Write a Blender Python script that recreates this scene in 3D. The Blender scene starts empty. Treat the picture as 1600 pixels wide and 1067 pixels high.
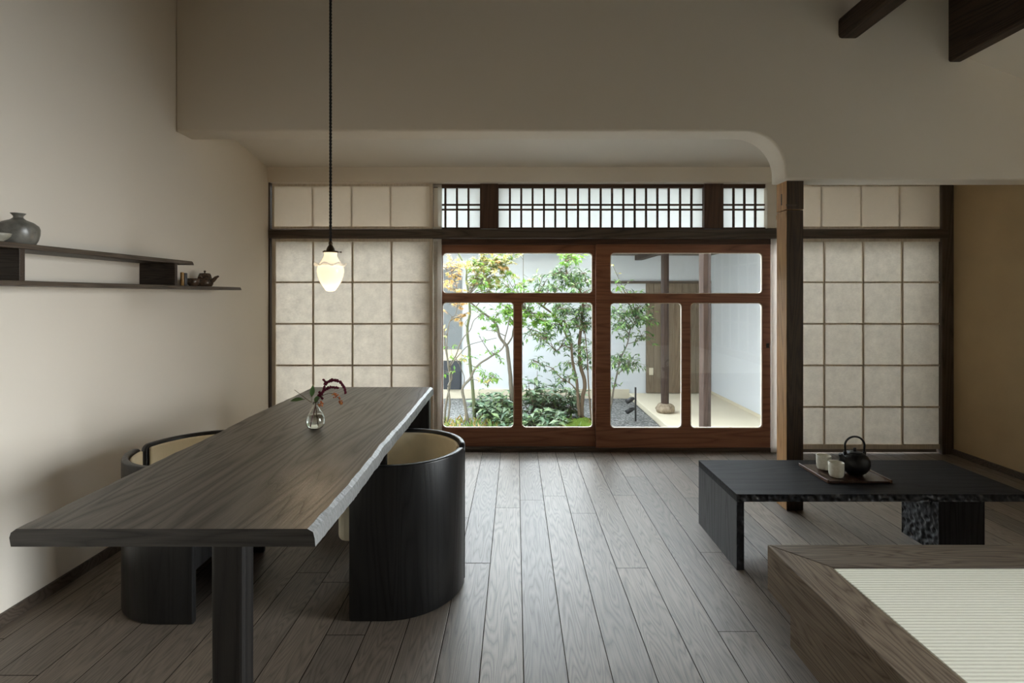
import bpy, bmesh, math, random
from mathutils import Vector, Matrix, noise

R_ = random.Random(7)
scene = bpy.context.scene
C = scene.collection

# ------------------------------------------------------------------ camera
EYE = 1.32                       # eye height; camera at (0,0,EYE) looks along +Y
FPX = 800.0                      # focal length in pixels of a 1600 px wide frame
cam_d = bpy.data.cameras.new('camera')
cam_d.sensor_width = 36.0
cam_d.lens = 36.0 * FPX / 1600.0
cam_d.shift_x = -6.0 / 1600.0
cam_d.shift_y = -71.5 / 1600.0
cam_d.clip_start = 0.05
cam = bpy.data.objects.new('camera', cam_d)
cam.location = (0, 0, EYE)
cam.rotation_euler = (math.pi / 2, 0, 0)
C.objects.link(cam)
scene.camera = cam

# ------------------------------------------------------------------ sky, light, exposure
world = bpy.data.worlds.new('overcast_sky')
scene.world = world
world.use_nodes = True
wt = world.node_tree
wn = wt.nodes
# overcast sky, brightest low behind the courtyard building where the sun stands behind thin cloud
SKY_BASE, SKY_GLOW, SKY_POW = 2.2, 12.0, 1.6
GLOW_DIR = Vector((0.05, math.cos(math.radians(57)), math.sin(math.radians(57))))
geo_ = wn.new('ShaderNodeNewGeometry')
dot_ = wn.new('ShaderNodeVectorMath'); dot_.operation = 'DOT_PRODUCT'
dot_.inputs[1].default_value = -GLOW_DIR          # Incoming points back to the viewer
wt.links.new(geo_.outputs['Incoming'], dot_.inputs[0])
mx_ = wn.new('ShaderNodeMath'); mx_.operation = 'MAXIMUM'; mx_.inputs[1].default_value = 0.0
wt.links.new(dot_.outputs['Value'], mx_.inputs[0])
pw_ = wn.new('ShaderNodeMath'); pw_.operation = 'POWER'; pw_.inputs[1].default_value = SKY_POW
wt.links.new(mx_.outputs[0], pw_.inputs[0])
ma_ = wn.new('ShaderNodeMath'); ma_.operation = 'MULTIPLY_ADD'
ma_.inputs[1].default_value = SKY_GLOW; ma_.inputs[2].default_value = SKY_BASE
wt.links.new(pw_.outputs[0], ma_.inputs[0])
wt.links.new(ma_.outputs[0], wn['Background'].inputs['Strength'])
wn['Background'].inputs['Color'].default_value = (0.88, 0.94, 1.0, 1)
world.cycles.sampling_method = 'MANUAL'
world.cycles.sample_map_resolution = 512
scene.view_settings.view_transform = 'Standard'
scene.view_settings.look = 'None'
scene.view_settings.gamma = 1.0
scene.view_settings.use_curve_mapping = False
scene.view_settings.exposure = 0.92
# added side lamp, out of view, fills the left wall through the added window
dl = bpy.data.lights.new('side_fill', 'AREA')
dl.shape = 'RECTANGLE'
dl.size, dl.size_y = 1.7, 2.6
dl.energy = 31.0
dl.spread = math.radians(52)
dl.color = (0.93, 0.96, 1.0)
dlo = bpy.data.objects.new('side_fill', dl)
dlo.location = (4.0, 0.55, 1.40)
dlo.rotation_euler = (0, math.radians(90 - 11), 0)
C.objects.link(dlo)
cy = scene.cycles
cy.use_denoising = True
cy.use_adaptive_sampling = False
cy.seed = 5
cy.max_bounces = 12
cy.diffuse_bounces = 8
cy.glossy_bounces = 4
cy.transmission_bounces = 10
cy.transparent_max_bounces = 16
cy.caustics_reflective = True
cy.blur_glossy = 1.0
cy.caustics_refractive = True
cy.sample_clamp_indirect = 3.0


# measured positions: a picture column / row seen at a known depth gives a length in metres
def X(px, y): return (px - 806.0) * y / FPX
def Z(py, y): return EYE + (462.0 - py) * y / FPX
def P(px, py, y): return Vector((X(px, y), y, Z(py, y)))


# ------------------------------------------------------------------ node helpers
class NT:
    def __init__(self, name):
        self.m = bpy.data.materials.new(name)
        self.m.use_nodes = True
        self.t = self.m.node_tree
        self.t.nodes.clear()
        self.out = self.t.nodes.new('ShaderNodeOutputMaterial')

    def n(self, typ, ins=None, **kw):
        nd = self.t.nodes.new(typ)
        for k, v in kw.items():
            setattr(nd, k, v)
        for k, v in (ins or {}).items():
            s = nd.inputs[k]
            if hasattr(v, 'is_output') or isinstance(v, bpy.types.NodeSocket):
                self.t.links.new(v, s)
            elif isinstance(v, (tuple, list)) and s.type == 'RGBA' and len(v) == 3:
                s.default_value = (*v, 1)
            else:
                s.default_value = v
        return nd

    def math(self, op, a, b=0.0, c=None):
        ins = {0: a, 1: b}
        if c is not None:
            ins[2] = c
        return self.n('ShaderNodeMath', ins, operation=op).outputs[0]

    def ramp(self, fac, stops):
        nd = self.n('ShaderNodeValToRGB', {'Fac': fac})
        e = nd.color_ramp.elements
        while len(e) < len(stops):
            e.new(0.5)
        for k, (p, c) in enumerate(stops):
            e[k].position = p
            e[k].color = (*c, 1) if len(c) == 3 else c
        return nd.outputs['Color']

    def mix(self, fac, a, b, blend='MIX'):
        nd = self.t.nodes.new('ShaderNodeMix')
        nd.data_type = 'RGBA'
        nd.blend_type = blend
        for sock, v in ((nd.inputs[0], fac), (nd.inputs[6], a), (nd.inputs[7], b)):
            if isinstance(v, bpy.types.NodeSocket):
                self.t.links.new(v, sock)
            elif isinstance(v, (tuple, list)):
                sock.default_value = (*v, 1) if len(v) == 3 else v
            else:
                sock.default_value = v
        return nd.outputs[2]

    def obj(self):
        return self.n('ShaderNodeTexCoord').outputs['Object']

    def mapped(self, vec, scale=(1, 1, 1), loc=(0, 0, 0), rot=(0, 0, 0)):
        return self.n('ShaderNodeMapping', {'Vector': vec, 'Scale': scale, 'Location': loc, 'Rotation': rot}).outputs[0]

    def noise(self, vec, scale, detail=3.0, rough=0.5, out='Fac'):
        return self.n('ShaderNodeTexNoise', {'Vector': vec, 'Scale': scale, 'Detail': detail, 'Roughness': rough}).outputs[out]

    def bump(self, h, strength, dist=0.01):
        return self.n('ShaderNodeBump', {'Height': h, 'Strength': strength, 'Distance': dist}).outputs[0]

    def bsdf(self, **ins):
        b = self.n('ShaderNodeBsdfPrincipled', {k.replace('_', ' '): v for k, v in ins.items()})
        self.t.links.new(b.outputs[0], self.out.inputs[0])
        return b

    def surf(self, sock):
        self.t.links.new(sock, self.out.inputs[0])


def plaster(name, col, bump=0.05, mottle=0.04, scale=60):
    t = NT(name)
    v = t.obj()
    f = t.noise(v, 3.0, 4)
    dark = tuple(c * (1 - mottle) for c in col)
    c = t.mix(f, dark, col)
    t.bsdf(Base_Color=c, Roughness=0.9, Normal=t.bump(t.noise(v, scale, 5), bump, 0.004), Specular_IOR_Level=0.2)
    return t.m


def wood(name, dark, light, axis='X', rough=0.45, bump=0.15, rings=9.0, across=5.0, spec=0.4, contrast=1.0, coat=0.0):
    """straight and cathedral grain running along one object axis"""
    t = NT(name)
    v = t.obj()
    k = {'X': (0.07, 1, 1), 'Y': (1, 0.07, 1), 'Z': (1, 1, 0.07)}[axis]
    big = t.noise(t.mapped(v, k), across, 2.0, 0.5)
    ring = t.math('PINGPONG', t.math('MULTIPLY', big, rings * 1.9), 0.5)
    ring = t.math('MULTIPLY', ring, 2.0)
    kf = tuple(c if c == 1 else 0.02 for c in k)
    fine = t.noise(t.mapped(v, kf), 380.0, 3.0, 0.7)
    ring = t.math('POWER', ring, 0.45)          # thin dark lines between broad pale bands
    g = t.math('ADD', t.math('MULTIPLY', ring, 0.42), t.math('MULTIPLY', fine, 0.58))
    a = 0.5 - 0.28 / contrast
    c = t.ramp(g, [(max(0, a) + 0.12, dark), (min(1, 1 - a) + 0.08, light)])
    r = t.math('ADD', t.math('MULTIPLY', g, -0.12), rough + 0.06)
    t.bsdf(Base_Color=c, Roughness=r, Normal=t.bump(g, bump, 0.004), Specular_IOR_Level=spec, Coat_Weight=coat, Coat_Roughness=0.3)
    return t.m


def plain(name, col, rough=0.5, metal=0.0, spec=0.5, bump=0.0, bscale=80.0):
    t = NT(name)
    kw = {}
    v = t.obj()
    f = t.noise(v, 12.0, 3)
    c = t.mix(f, tuple(x * 0.85 for x in col), tuple(min(1, x * 1.12) for x in col))
    if bump:
        kw['Normal'] = t.bump(t.noise(v, bscale, 4), bump, 0.004)
    t.bsdf(Base_Color=c, Roughness=rough, Metallic=metal, Specular_IOR_Level=spec, **kw)
    return t.m


def paper(name, col, trans=0.5, mottle=0.12, scale=26.0):
    t = NT(name)
    v = t.obj()
    f = t.math('ADD', t.math('MULTIPLY', t.noise(v, scale, 6, 0.7), 0.6), t.math('MULTIPLY', t.noise(t.mapped(v, (1, 1, 3)), scale * 3, 4, 0.7), 0.4))
    c = t.ramp(f, [(0.3, tuple(x * (1 - mottle) for x in col)), (0.7, col)])
    d = t.n('ShaderNodeBsdfDiffuse', {'Color': c}).outputs[0]
    tr = t.n('ShaderNodeBsdfTranslucent', {'Color': c}).outputs[0]
    t.surf(t.n('ShaderNodeMixShader', {0: trans, 1: d, 2: tr}).outputs[0])
    return t.m


def leaf_mat(name, cols, trans=0.4):
    t = NT(name)
    rnd = t.n('ShaderNodeNewGeometry').outputs['Random Per Island']
    n = len(cols)
    c = t.ramp(rnd, [(k / max(1, n - 1), col) for k, col in enumerate(cols)])
    b = t.n('ShaderNodeBsdfPrincipled', {'Base Color': c, 'Roughness': 0.4, 'Specular IOR Level': 0.5})
    tr = t.n('ShaderNodeBsdfTranslucent', {'Color': c}).outputs[0]
    t.surf(t.n('ShaderNodeMixShader', {0: trans, 1: b.outputs[0], 2: tr}).outputs[0])
    return t.m


def pane_glass(name):
    t = NT(name)
    fr = t.n('ShaderNodeFresnel', {'IOR': 1.45}).outputs[0]
    tr = t.n('ShaderNodeBsdfTransparent', {'Color': (0.97, 0.985, 0.98)}).outputs[0]
    gl = t.n('ShaderNodeBsdfGlossy', {'Color': (1, 1, 1), 'Roughness': 0.0}).outputs[0]
    t.surf(t.n('ShaderNodeMixShader', {0: t.math('MULTIPLY', fr, 0.8), 1: tr, 2: gl}).outputs[0])
    return t.m


def floor_mat():
    t = NT('oak_plank_floor')
    v = t.obj()
    s = t.n('ShaderNodeSeparateXYZ', {0: v})
    W, L = 0.1535, 1.72
    u = t.math('DIVIDE', t.math('SUBTRACT', s.outputs[0], 0.027), W)
    i = t.math('FLOOR', u)
    fu = t.math('FRACT', u)
    off = t.n('ShaderNodeTexWhiteNoise', {'W': i}, noise_dimensions='1D').outputs['Value']
    vv = t.math('ADD', t.math('DIVIDE', s.outputs[1], L), t.math('MULTIPLY', off, 7.0))
    j = t.math('FLOOR', vv)
    fv = t.math('FRACT', vv)
    idn = t.n('ShaderNodeTexWhiteNoise', {'Vector': t.n('ShaderNodeCombineXYZ', {0: i, 1: j}).outputs[0]}, noise_dimensions='2D')
    rid = idn.outputs['Value']
    du = t.math('MULTIPLY', t.math('MINIMUM', fu, t.math('SUBTRACT', 1.0, fu)), W)
    dv = t.math('MULTIPLY', t.math('MINIMUM', fv, t.math('SUBTRACT', 1.0, fv)), L)
    edge = t.math('MINIMUM', du, dv)
    seam = t.math('LESS_THAN', edge, 0.0015)
    bevel = t.math('MINIMUM', t.math('DIVIDE', edge, 0.003), 1.0)
    # grain, shifted from plank to plank
    sh = t.n('ShaderNodeVectorMath', {0: v, 1: t.n('ShaderNodeVectorMath', {0: idn.outputs['Color'], 1: (13.0, 31.0, 7.0)}, operation='MULTIPLY').outputs[0]}, operation='ADD').outputs[0]
    big = t.noise(t.mapped(sh, (1, 0.10, 1)), 9.0, 2.0, 0.55)
    ring = t.math('POWER', t.math('MULTIPLY', t.math('PINGPONG', t.math('MULTIPLY', big, 24.0), 0.5), 2.0), 0.45)
    fine = t.noise(t.mapped(sh, (1, 0.02, 1)), 420.0, 3.0, 0.7)
    g = t.math('ADD', t.math('MULTIPLY', ring, 0.32), t.math('MULTIPLY', fine, 0.68))
    col = t.ramp(g, [(0.34, (0.100, 0.080, 0.062)), (0.80, (0.25, 0.208, 0.168))])
    tint = t.ramp(rid, [(0.0, (0.72, 0.72, 0.73)), (1.0, (1.08, 1.04, 1.0))])
    col = t.mix(1.0, col, tint, 'MULTIPLY')
    col = t.mix(seam, col, (0.02, 0.016, 0.012))
    rough = t.math('ADD', 0.56, t.math('MULTIPLY', g, -0.12))
    h = t.math('ADD', t.math('MULTIPLY', g, 0.35), t.math('MULTIPLY', bevel, 1.2))
    t.bsdf(Base_Color=col, Roughness=rough, Normal=t.bump(h, 0.35, 0.003), Specular_IOR_Level=t.math('MULTIPLY', t.math('SUBTRACT', 1.0, seam), 0.8))
    return t.m


def tatami_mat():
    t = NT('woven_rush')
    v = t.obj()
    s = t.n('ShaderNodeSeparateXYZ', {0: v})
    rib = t.math('PINGPONG', t.math('DIVIDE', s.outputs[1], 0.0145), 0.5)
    rib = t.math('MULTIPLY', rib, 2.0)
    fine = t.noise(t.mapped(v, (0.15, 1, 1)), 260.0, 3)
    cell = t.math('PINGPONG', t.math('DIVIDE', s.outputs[0], 0.006), 0.5)
    h = t.math('ADD', rib, t.math('MULTIPLY', cell, 0.5))
    c = t.ramp(t.math('ADD', t.math('MULTIPLY', rib, 0.6), t.math('MULTIPLY', fine, 0.4)), [(0.1, (0.62, 0.60, 0.47)), (0.7, (0.88, 0.86, 0.73))])
    t.bsdf(Base_Color=c, Roughness=0.8, Normal=t.bump(h, 0.5, 0.004), Specular_IOR_Level=0.1)
    return t.m


def gravel_mat():
    t = NT('grey_gravel')
    v = t.obj()
    vo = t.n('ShaderNodeTexVoronoi', {'Vector': v, 'Scale': 45.0})
    c = t.ramp(vo.outputs['Color'], [(0.0, (0.03, 0.032, 0.03)), (0.5, (0.10, 0.102, 0.098)), (1.0, (0.30, 0.30, 0.29))])
    t.bsdf(Base_Color=c, Roughness=0.8, Normal=t.bump(vo.outputs['Distance'], -1.0, 0.03))
    return t.m


def hewn_mat(name, col, scale=38.0):
    t = NT(name)
    v = t.obj()
    vo = t.n('ShaderNodeTexVoronoi', {'Vector': v, 'Scale': scale}, feature='SMOOTH_F1')
    t.bsdf(Base_Color=col, Roughness=0.38, Normal=t.bump(vo.outputs['Distance'], 0.9, 0.012))
    return t.m


def glaze_mat(name, a, b, scale=14.0, rough=0.25):
    t = NT(name)
    v = t.obj()
    f = t.noise(v, scale, 5, 0.65)
    t.bsdf(Base_Color=t.ramp(f, [(0.35, a), (0.65, b)]), Roughness=rough, Normal=t.bump(t.noise(v, 90, 3), 0.08, 0.002))
    return t.m


M = {}
M['plaster'] = plaster('warm_white_plaster', (0.80, 0.735, 0.64))
M['ceiling'] = plaster('ceiling_plaster', (0.80, 0.75, 0.67))
M['juraku'] = plaster('brown_earth_plaster', (0.50, 0.37, 0.21), 0.35, 0.25, 130)
M['floor'] = floor_mat()
M['dark_trim'] = wood('dark_stained_trim', (0.045, 0.033, 0.024), (0.12, 0.09, 0.067), 'X', 0.5)
M['dark_trim_z'] = wood('dark_stained_upright', (0.045, 0.033, 0.024), (0.12, 0.09, 0.067), 'Z', 0.5)
M['door_wood'] = wood('red_brown_cedar', (0.20, 0.082, 0.047), (0.40, 0.18, 0.10), 'X', 0.35, 0.08)
M['transom_wood'] = wood('transom_cedar', (0.05, 0.024, 0.014), (0.10, 0.05, 0.03), 'X', 0.45, 0.08)
M['transom_post'] = wood('transom_upright', (0.05, 0.024, 0.014), (0.10, 0.05, 0.03), 'Z', 0.45, 0.08)
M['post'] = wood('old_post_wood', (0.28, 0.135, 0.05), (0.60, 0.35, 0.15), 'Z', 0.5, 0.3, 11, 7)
M['post_front'] = wood('post_dark_wood', (0.030, 0.019, 0.012), (0.085, 0.052, 0.03), 'Z', 0.5, 0.3, 11, 7)  # darker tone for the front and right faces of the post
M['screen_edge'] = paper('screen_edge', (0.88, 0.85, 0.80), 0.5, 0.05)
M['beam'] = wood('old_beam_wood', (0.020, 0.012, 0.008), (0.07, 0.042, 0.026), 'Y', 0.6, 0.4)
M['screen_frame'] = wood('pale_screen_wood', (0.62, 0.54, 0.44), (0.78, 0.70, 0.59), 'Z', 0.6, 0.03)
M['washi'] = paper('washi_paper', (0.87, 0.835, 0.765), 0.32, 0.30, 14.0)
M['washi_plain'] = paper('washi_plain', (0.82, 0.77, 0.69), 0.22, 0.05)
M['frosted'] = paper('frosted_glass', (0.90, 0.92, 0.90), 0.50, 0.04)
M['pane'] = pane_glass('clear_glass')
M['table'] = wood('charcoal_ash', (0.034, 0.028, 0.023), (0.15, 0.13, 0.11), 'Y', 0.36, 0.35, 13, 4.2, 0.5, 1.1)
M['table_end'] = wood('charcoal_ash_end', (0.018, 0.016, 0.014), (0.055, 0.049, 0.043), 'X', 0.45, 0.3, 10, 9)
M['table_leg'] = wood('charcoal_leg', (0.007, 0.006, 0.006), (0.022, 0.02, 0.018), 'Z', 0.4, 0.2)
M['live_edge'] = plain('live_edge', (0.17, 0.17, 0.165), 0.40, 0, 0.6, 0.8, 60)
M['black_ash'] = wood('black_ash', (0.005, 0.005, 0.006), (0.018, 0.018, 0.019), 'X', 0.55, 0.25, 8, 6, 0.12)
M['black_ash_z'] = wood('black_ash_upright', (0.012, 0.012, 0.013), (0.05, 0.048, 0.05), 'Z', 0.45, 0.25, 8, 6)
M['hewn'] = hewn_mat('hewn_black', (0.016, 0.017, 0.020))
M['chair_wood'] = wood('chair_black_oak', (0.005, 0.005, 0.005), (0.017, 0.0165, 0.0165), 'Z', 0.34, 0.15, 8, 6)
M['chair_rim'] = plain('chair_rim', (0.02, 0.02, 0.02), 0.28)
M['linen'] = plain('beige_linen', (0.80, 0.70, 0.50), 0.9, 0, 0.1, 0.3, 300)
M['cream'] = plain('cream_fabric', (0.66, 0.62, 0.50), 0.9, 0, 0.1, 0.3, 300)
M['shelf'] = wood('walnut_shelf', (0.035, 0.024, 0.016), (0.115, 0.085, 0.06), 'Y', 0.5, 0.2, 10, 12)
M['shelf_x'] = wood('walnut_upright', (0.022, 0.014, 0.009), (0.07, 0.048, 0.034), 'X', 0.5, 0.2, 10, 14)
M['platform'] = wood('platform_oak', (0.075, 0.052, 0.033), (0.21, 0.16, 0.11), 'Y', 0.6, 0.25, 13, 9, 0.2)
M['platform_x'] = wood('platform_oak_across', (0.065, 0.047, 0.032), (0.17, 0.134, 0.098), 'X', 0.6, 0.25, 13, 9, 0.2)
M['dark_boards'] = wood('dark_ceiling_boards', (0.03, 0.02, 0.014), (0.075, 0.05, 0.035), 'Y', 0.7)
M['tatami'] = tatami_mat()
M['iron'] = plain('cast_iron', (0.006, 0.006, 0.007), 0.42, 0, 0.5, 0.25, 200)
M['bronze'] = plain('aged_bronze', (0.09, 0.06, 0.035), 0.4, 0.9)
M['cord'] = plain('black_cord', (0.012, 0.011, 0.010), 0.7)
M['cup'] = glaze_mat('cream_speckled', (0.70, 0.67, 0.56), (0.82, 0.80, 0.70), 60, 0.5)
M['tray'] = wood('tray_wood', (0.03, 0.015, 0.009), (0.065, 0.035, 0.022), 'Y', 0.3, 0.1)
M['tray_rim'] = wood('tray_rim_wood', (0.07, 0.036, 0.02), (0.13, 0.07, 0.042), 'Y', 0.3, 0.1)
M['garden_wall'] = plaster('garden_white_wall', (0.61, 0.64, 0.67), 0.05, 0.03)
M['concrete'] = plaster('beige_concrete', (0.64, 0.58, 0.45), 0.2, 0.1, 90)
M['gravel'] = gravel_mat()
M['bounce_gravel'] = plaster('bounce_gravel', (0.80, 0.79, 0.76), 0.8, 0.15, 120)  # pale gravel of the added bounce strip
M['reflector'] = plaster('pale_stone', (0.78, 0.76, 0.72), 0.1, 0.05)  # bright surface of the added step that reflects light indoors
M['cedar'] = wood('cedar_boards', (0.13, 0.098, 0.066), (0.21, 0.165, 0.115), 'Z', 0.65, 0.1)
M['garden_post'] = wood('garden_post', (0.026, 0.014, 0.009), (0.068, 0.04, 0.028), 'Z', 0.6, 0.3)
M['stone'] = glaze_mat('rough_stone', (0.16, 0.12, 0.08), (0.34, 0.28, 0.20), 18, 0.9)
M['grey_door'] = plain('grey_painted', (0.16, 0.175, 0.18), 0.6)
M['dark_door'] = plain('dark_panel', (0.03, 0.035, 0.042), 0.5)
M['roof'] = plain('grey_roof', (0.12, 0.12, 0.125), 0.8)
M['soffit'] = wood('soffit_boards', (0.10, 0.085, 0.065), (0.17, 0.145, 0.115), 'Y', 0.7)
M['black_metal'] = plain('black_metal', (0.012, 0.012, 0.013), 0.4)
M['bark_grey'] = plain('grey_bark', (0.13, 0.115, 0.09), 0.85, 0, 0.2, 0.6, 60)
M['bark_green'] = plain('green_bark', (0.12, 0.135, 0.07), 0.8, 0, 0.2, 0.5, 60)
M['bark_brown'] = plain('brown_bark', (0.13, 0.095, 0.065), 0.85, 0, 0.2, 0.6, 60)
M['leaf_gold'] = leaf_mat('golden_leaves', [(0.50, 0.28, 0.09), (0.58, 0.40, 0.13), (0.56, 0.36, 0.20), (0.40, 0.36, 0.09)])
M['leaf_lime'] = leaf_mat('lime_leaves', [(0.12, 0.22, 0.035), (0.20, 0.30, 0.05), (0.48, 0.36, 0.15), (0.08, 0.18, 0.04), (0.52, 0.40, 0.18)])
M['leaf_green'] = leaf_mat('green_leaves', [(0.07, 0.18, 0.03), (0.14, 0.28, 0.035), (0.22, 0.36, 0.055)])
M['leaf_dark'] = leaf_mat('evergreen_leaves', [(0.022, 0.06, 0.028), (0.05, 0.12, 0.04), (0.12, 0.22, 0.06), (0.20, 0.32, 0.08)], 0.2)
M['leaf_shrub'] = leaf_mat('shrub_leaves', [(0.05, 0.10, 0.055), (0.10, 0.17, 0.09), (0.20, 0.26, 0.17), (0.14, 0.22, 0.07)], 0.2)
M['moss'] = plain('moss', (0.075, 0.115, 0.016), 0.95, 0, 0.1, 1.0, 70)
M['grass'] = leaf_mat('fern_leaves', [(0.06, 0.14, 0.03), (0.14, 0.22, 0.05), (0.30, 0.30, 0.09), (0.42, 0.24, 0.10)])


# ------------------------------------------------------------------ mesh helpers
ORG = {}


def box(bm, x0, x1, y0, y1, z0, z1):
    vs = [bm.verts.new((x, y, z)) for z in (z0, z1) for y in (y0, y1) for x in (x0, x1)]
    for f in ((0, 2, 3, 1), (4, 5, 7, 6), (0, 1, 5, 4), (2, 6, 7, 3), (0, 4, 6, 2), (1, 3, 7, 5)):
        bm.faces.new([vs[k] for k in f])
    return vs


def tube(bm, pts, rad, n=10, cap=True):
    pts = [Vector(p) for p in pts]
    if not isinstance(rad, (list, tuple)):
        rad = [rad] * len(pts)
    rings = []
    up = Vector((0.13, 0.21, 0.97))
    for k, p in enumerate(pts):
        d = (pts[min(k + 1, len(pts) - 1)] - pts[max(k - 1, 0)])
        d = d.normalized() if d.length > 1e-9 else Vector((0, 0, 1))
        a = d.cross(up)
        if a.length < 0.05:
            a = d.cross(Vector((1, 0, 0)))
        a.normalize()
        b = d.cross(a)
        rings.append([bm.verts.new(p + (a * math.cos(2 * math.pi * q / n) + b * math.sin(2 * math.pi * q / n)) * rad[k]) for q in range(n)])
    for k in range(len(rings) - 1):
        for q in range(n):
            f = bm.faces.new((rings[k][q], rings[k][(q + 1) % n], rings[k + 1][(q + 1) % n], rings[k + 1][q]))
            f.smooth = True
    if cap:
        bm.faces.new(list(reversed(rings[0])))
        bm.faces.new(rings[-1])


def curve_pts(pts, steps=6):
    """smooth line through the given points"""
    pts = [Vector(p) for p in pts]
    out = []
    for k in range(len(pts) - 1):
        p0, p1, p2, p3 = pts[max(k - 1, 0)], pts[k], pts[k + 1], pts[min(k + 2, len(pts) - 1)]
        for s in range(steps):
            t = s / steps
            out.append(0.5 * ((2 * p1) + (p2 - p0) * t + (2 * p0 - 5 * p1 + 4 * p2 - p3) * t * t + (3 * p1 - p0 - 3 * p2 + p3) * t ** 3))
    out.append(pts[-1])
    return out


def lathe(bm, prof, c, n=40, wob=0.0):
    """prof: list of (radius, height); closed at an end whose radius is 0"""
    rings = []
    for r, z in prof:
        if r <= 1e-6:
            rings.append([bm.verts.new((c[0], c[1], c[2] + z))])
        else:
            rings.append([bm.verts.new((c[0] + r * (1 + wob * noise.noise((math.cos(a) * 2, math.sin(a) * 2, z * 20))) * math.cos(a),
                                        c[1] + r * (1 + wob * noise.noise((math.cos(a) * 2, math.sin(a) * 2, z * 20))) * math.sin(a), c[2] + z))
                          for a in (2 * math.pi * q / n for q in range(n))])
    for A, B in zip(rings, rings[1:]):
        for q in range(n):
            q2 = (q + 1) % n
            if len(A) == 1 and len(B) == 1:
                continue
            if len(A) == 1:
                f = bm.faces.new((A[0], B[q2], B[q]))
            elif len(B) == 1:
                f = bm.faces.new((A[q], A[q2], B[0]))
            else:
                f = bm.faces.new((A[q], A[q2], B[q2], B[q]))
            f.smooth = True


def prism(bm, outline, z0, z1):
    lo = [bm.verts.new((x, y, z0)) for x, y in outline]
    hi = [bm.verts.new((x, y, z1)) for x, y in outline]
    n = len(lo)
    bm.faces.new(list(reversed(lo)))
    bm.faces.new(hi)
    for k in range(n):
        bm.faces.new((lo[k], lo[(k + 1) % n], hi[(k + 1) % n], hi[k]))


def rrect(x0, x1, z0, z1, r, n=5):
    pts = []
    for cx, cz, a0 in ((x1 - r, z0 + r, -90), (x1 - r, z1 - r, 0), (x0 + r, z1 - r, 90), (x0 + r, z0 + r, 180)):
        for k in range(n + 1):
            a = math.radians(a0 + 90 * k / n)
            pts.append((cx + r * math.cos(a), cz + r * math.sin(a)))
    return pts


def plate(outer, holes, y0, y1, bevel=0.0):
    """a board standing in the XZ plane between depths y0 and y1, with openings"""
    cu = bpy.data.curves.new('plate', 'CURVE')
    cu.dimensions = '2D'
    cu.fill_mode = 'BOTH'
    cu.extrude = max(1e-4, (y1 - y0) / 2 - bevel)
    cu.bevel_depth = bevel
    cu.bevel_resolution = 2
    cu.offset = -bevel
    for loop in [outer] + list(holes):
        sp = cu.splines.new('POLY')
        sp.points.add(len(loop) - 1)
        for p, (x, z) in zip(sp.points, loop):
            p.co = (x, z, 0, 1)
        sp.use_cyclic_u = True
    o = bpy.data.objects.new('plate', cu)
    C.objects.link(o)
    me = bpy.data.meshes.new_from_object(o.evaluated_get(bpy.context.evaluated_depsgraph_get()))
    bpy.data.objects.remove(o)
    bpy.data.curves.remove(cu)
    me.materials.clear()
    me.transform(Matrix.Translation((0, (y0 + y1) / 2, 0)) @ Matrix.Rotation(math.pi / 2, 4, 'X'))
    return me


def mk(name, geo, mat, parent=None, org=None, bevel=0.0, segs=2, smooth=None, angle=35):
    """link a bmesh or mesh given in room coordinates as one object"""
    if isinstance(geo, bmesh.types.BMesh):
        bmesh.ops.recalc_face_normals(geo, faces=geo.faces)
        me = bpy.data.meshes.new(name)
        geo.to_mesh(me)
        geo.free()
    else:
        me = geo
        me.name = name
    o = bpy.data.objects.new(name, me)
    C.objects.link(o)
    if parent is not None:
        w = ORG[parent.name]
        o.parent = parent
    else:
        w = Vector(org) if org is not None else Vector((0, 0, 0))
        o.location = w
    me.transform(Matrix.Translation(-w))
    ORG[o.name] = w
    for m_ in (mat if isinstance(mat, (list, tuple)) else [mat]):
        me.materials.append(m_)
    if smooth is not None:
        for p in me.polygons:
            p.use_smooth = smooth
    if bevel:
        b = o.modifiers.new('edge', 'BEVEL')
        b.width = bevel
        b.segments = segs
        b.limit_method = 'ANGLE'
        b.angle_limit = math.radians(angle)
        b.harden_normals = False
    return o


def bx(name, x0, x1, y0, y1, z0, z1, mat, parent=None, bevel=0.0, org=None, segs=2):
    bm = bmesh.new()
    box(bm, x0, x1, y0, y1, z0, z1)
    if parent is None and org is None:
        org = ((x0 + x1) / 2, (y0 + y1) / 2, z0)
    return mk(name, bm, mat, parent, org, bevel, segs)


def tag(o, label=None, cat=None, group=None, kind=None):
    if label: o['label'] = label
    if cat: o['category'] = cat
    if group: o['group'] = group
    if kind: o['kind'] = kind
    return o


def thing(name, label, cat, loc, group=None, rotz=0.0):
    o = bpy.data.objects.new(name, None)
    o.empty_display_size = 0.05
    C.objects.link(o)
    o.location = loc
    o.rotation_euler = (0, 0, rotz)
    ORG[o.name] = Vector(loc)
    return tag(o, label, cat, group)


def dup(root, loc, rotz, label=None, group=None):
    r = root.copy()
    C.objects.link(r)
    r.location = loc
    r.rotation_euler = (0, 0, rotz)
    if label: r['label'] = label
    if group: r['group'] = group
    for ch in list(root.children):
        c = ch.copy()
        C.objects.link(c)
        c.parent = r
        for g in list(ch.children):
            d = g.copy()
            C.objects.link(d)
            d.parent = c
    return r


def structure(o, label=None, cat=None):
    return tag(o, label, cat, None, 'structure')


# ------------------------------------------------------------------ the room
XL, XR = -2.06, 3.645            # side walls
YH0, YH1 = 3.10, 3.27            # the dropped wall across the room
YB = 4.24                        # frieze wall above the screens
YN = -2.4                        # wall behind the camera


def roof_z(x): return 3.75 if x < 2.66 else 2.785 - 0.376 * (x - 2.66)


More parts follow.
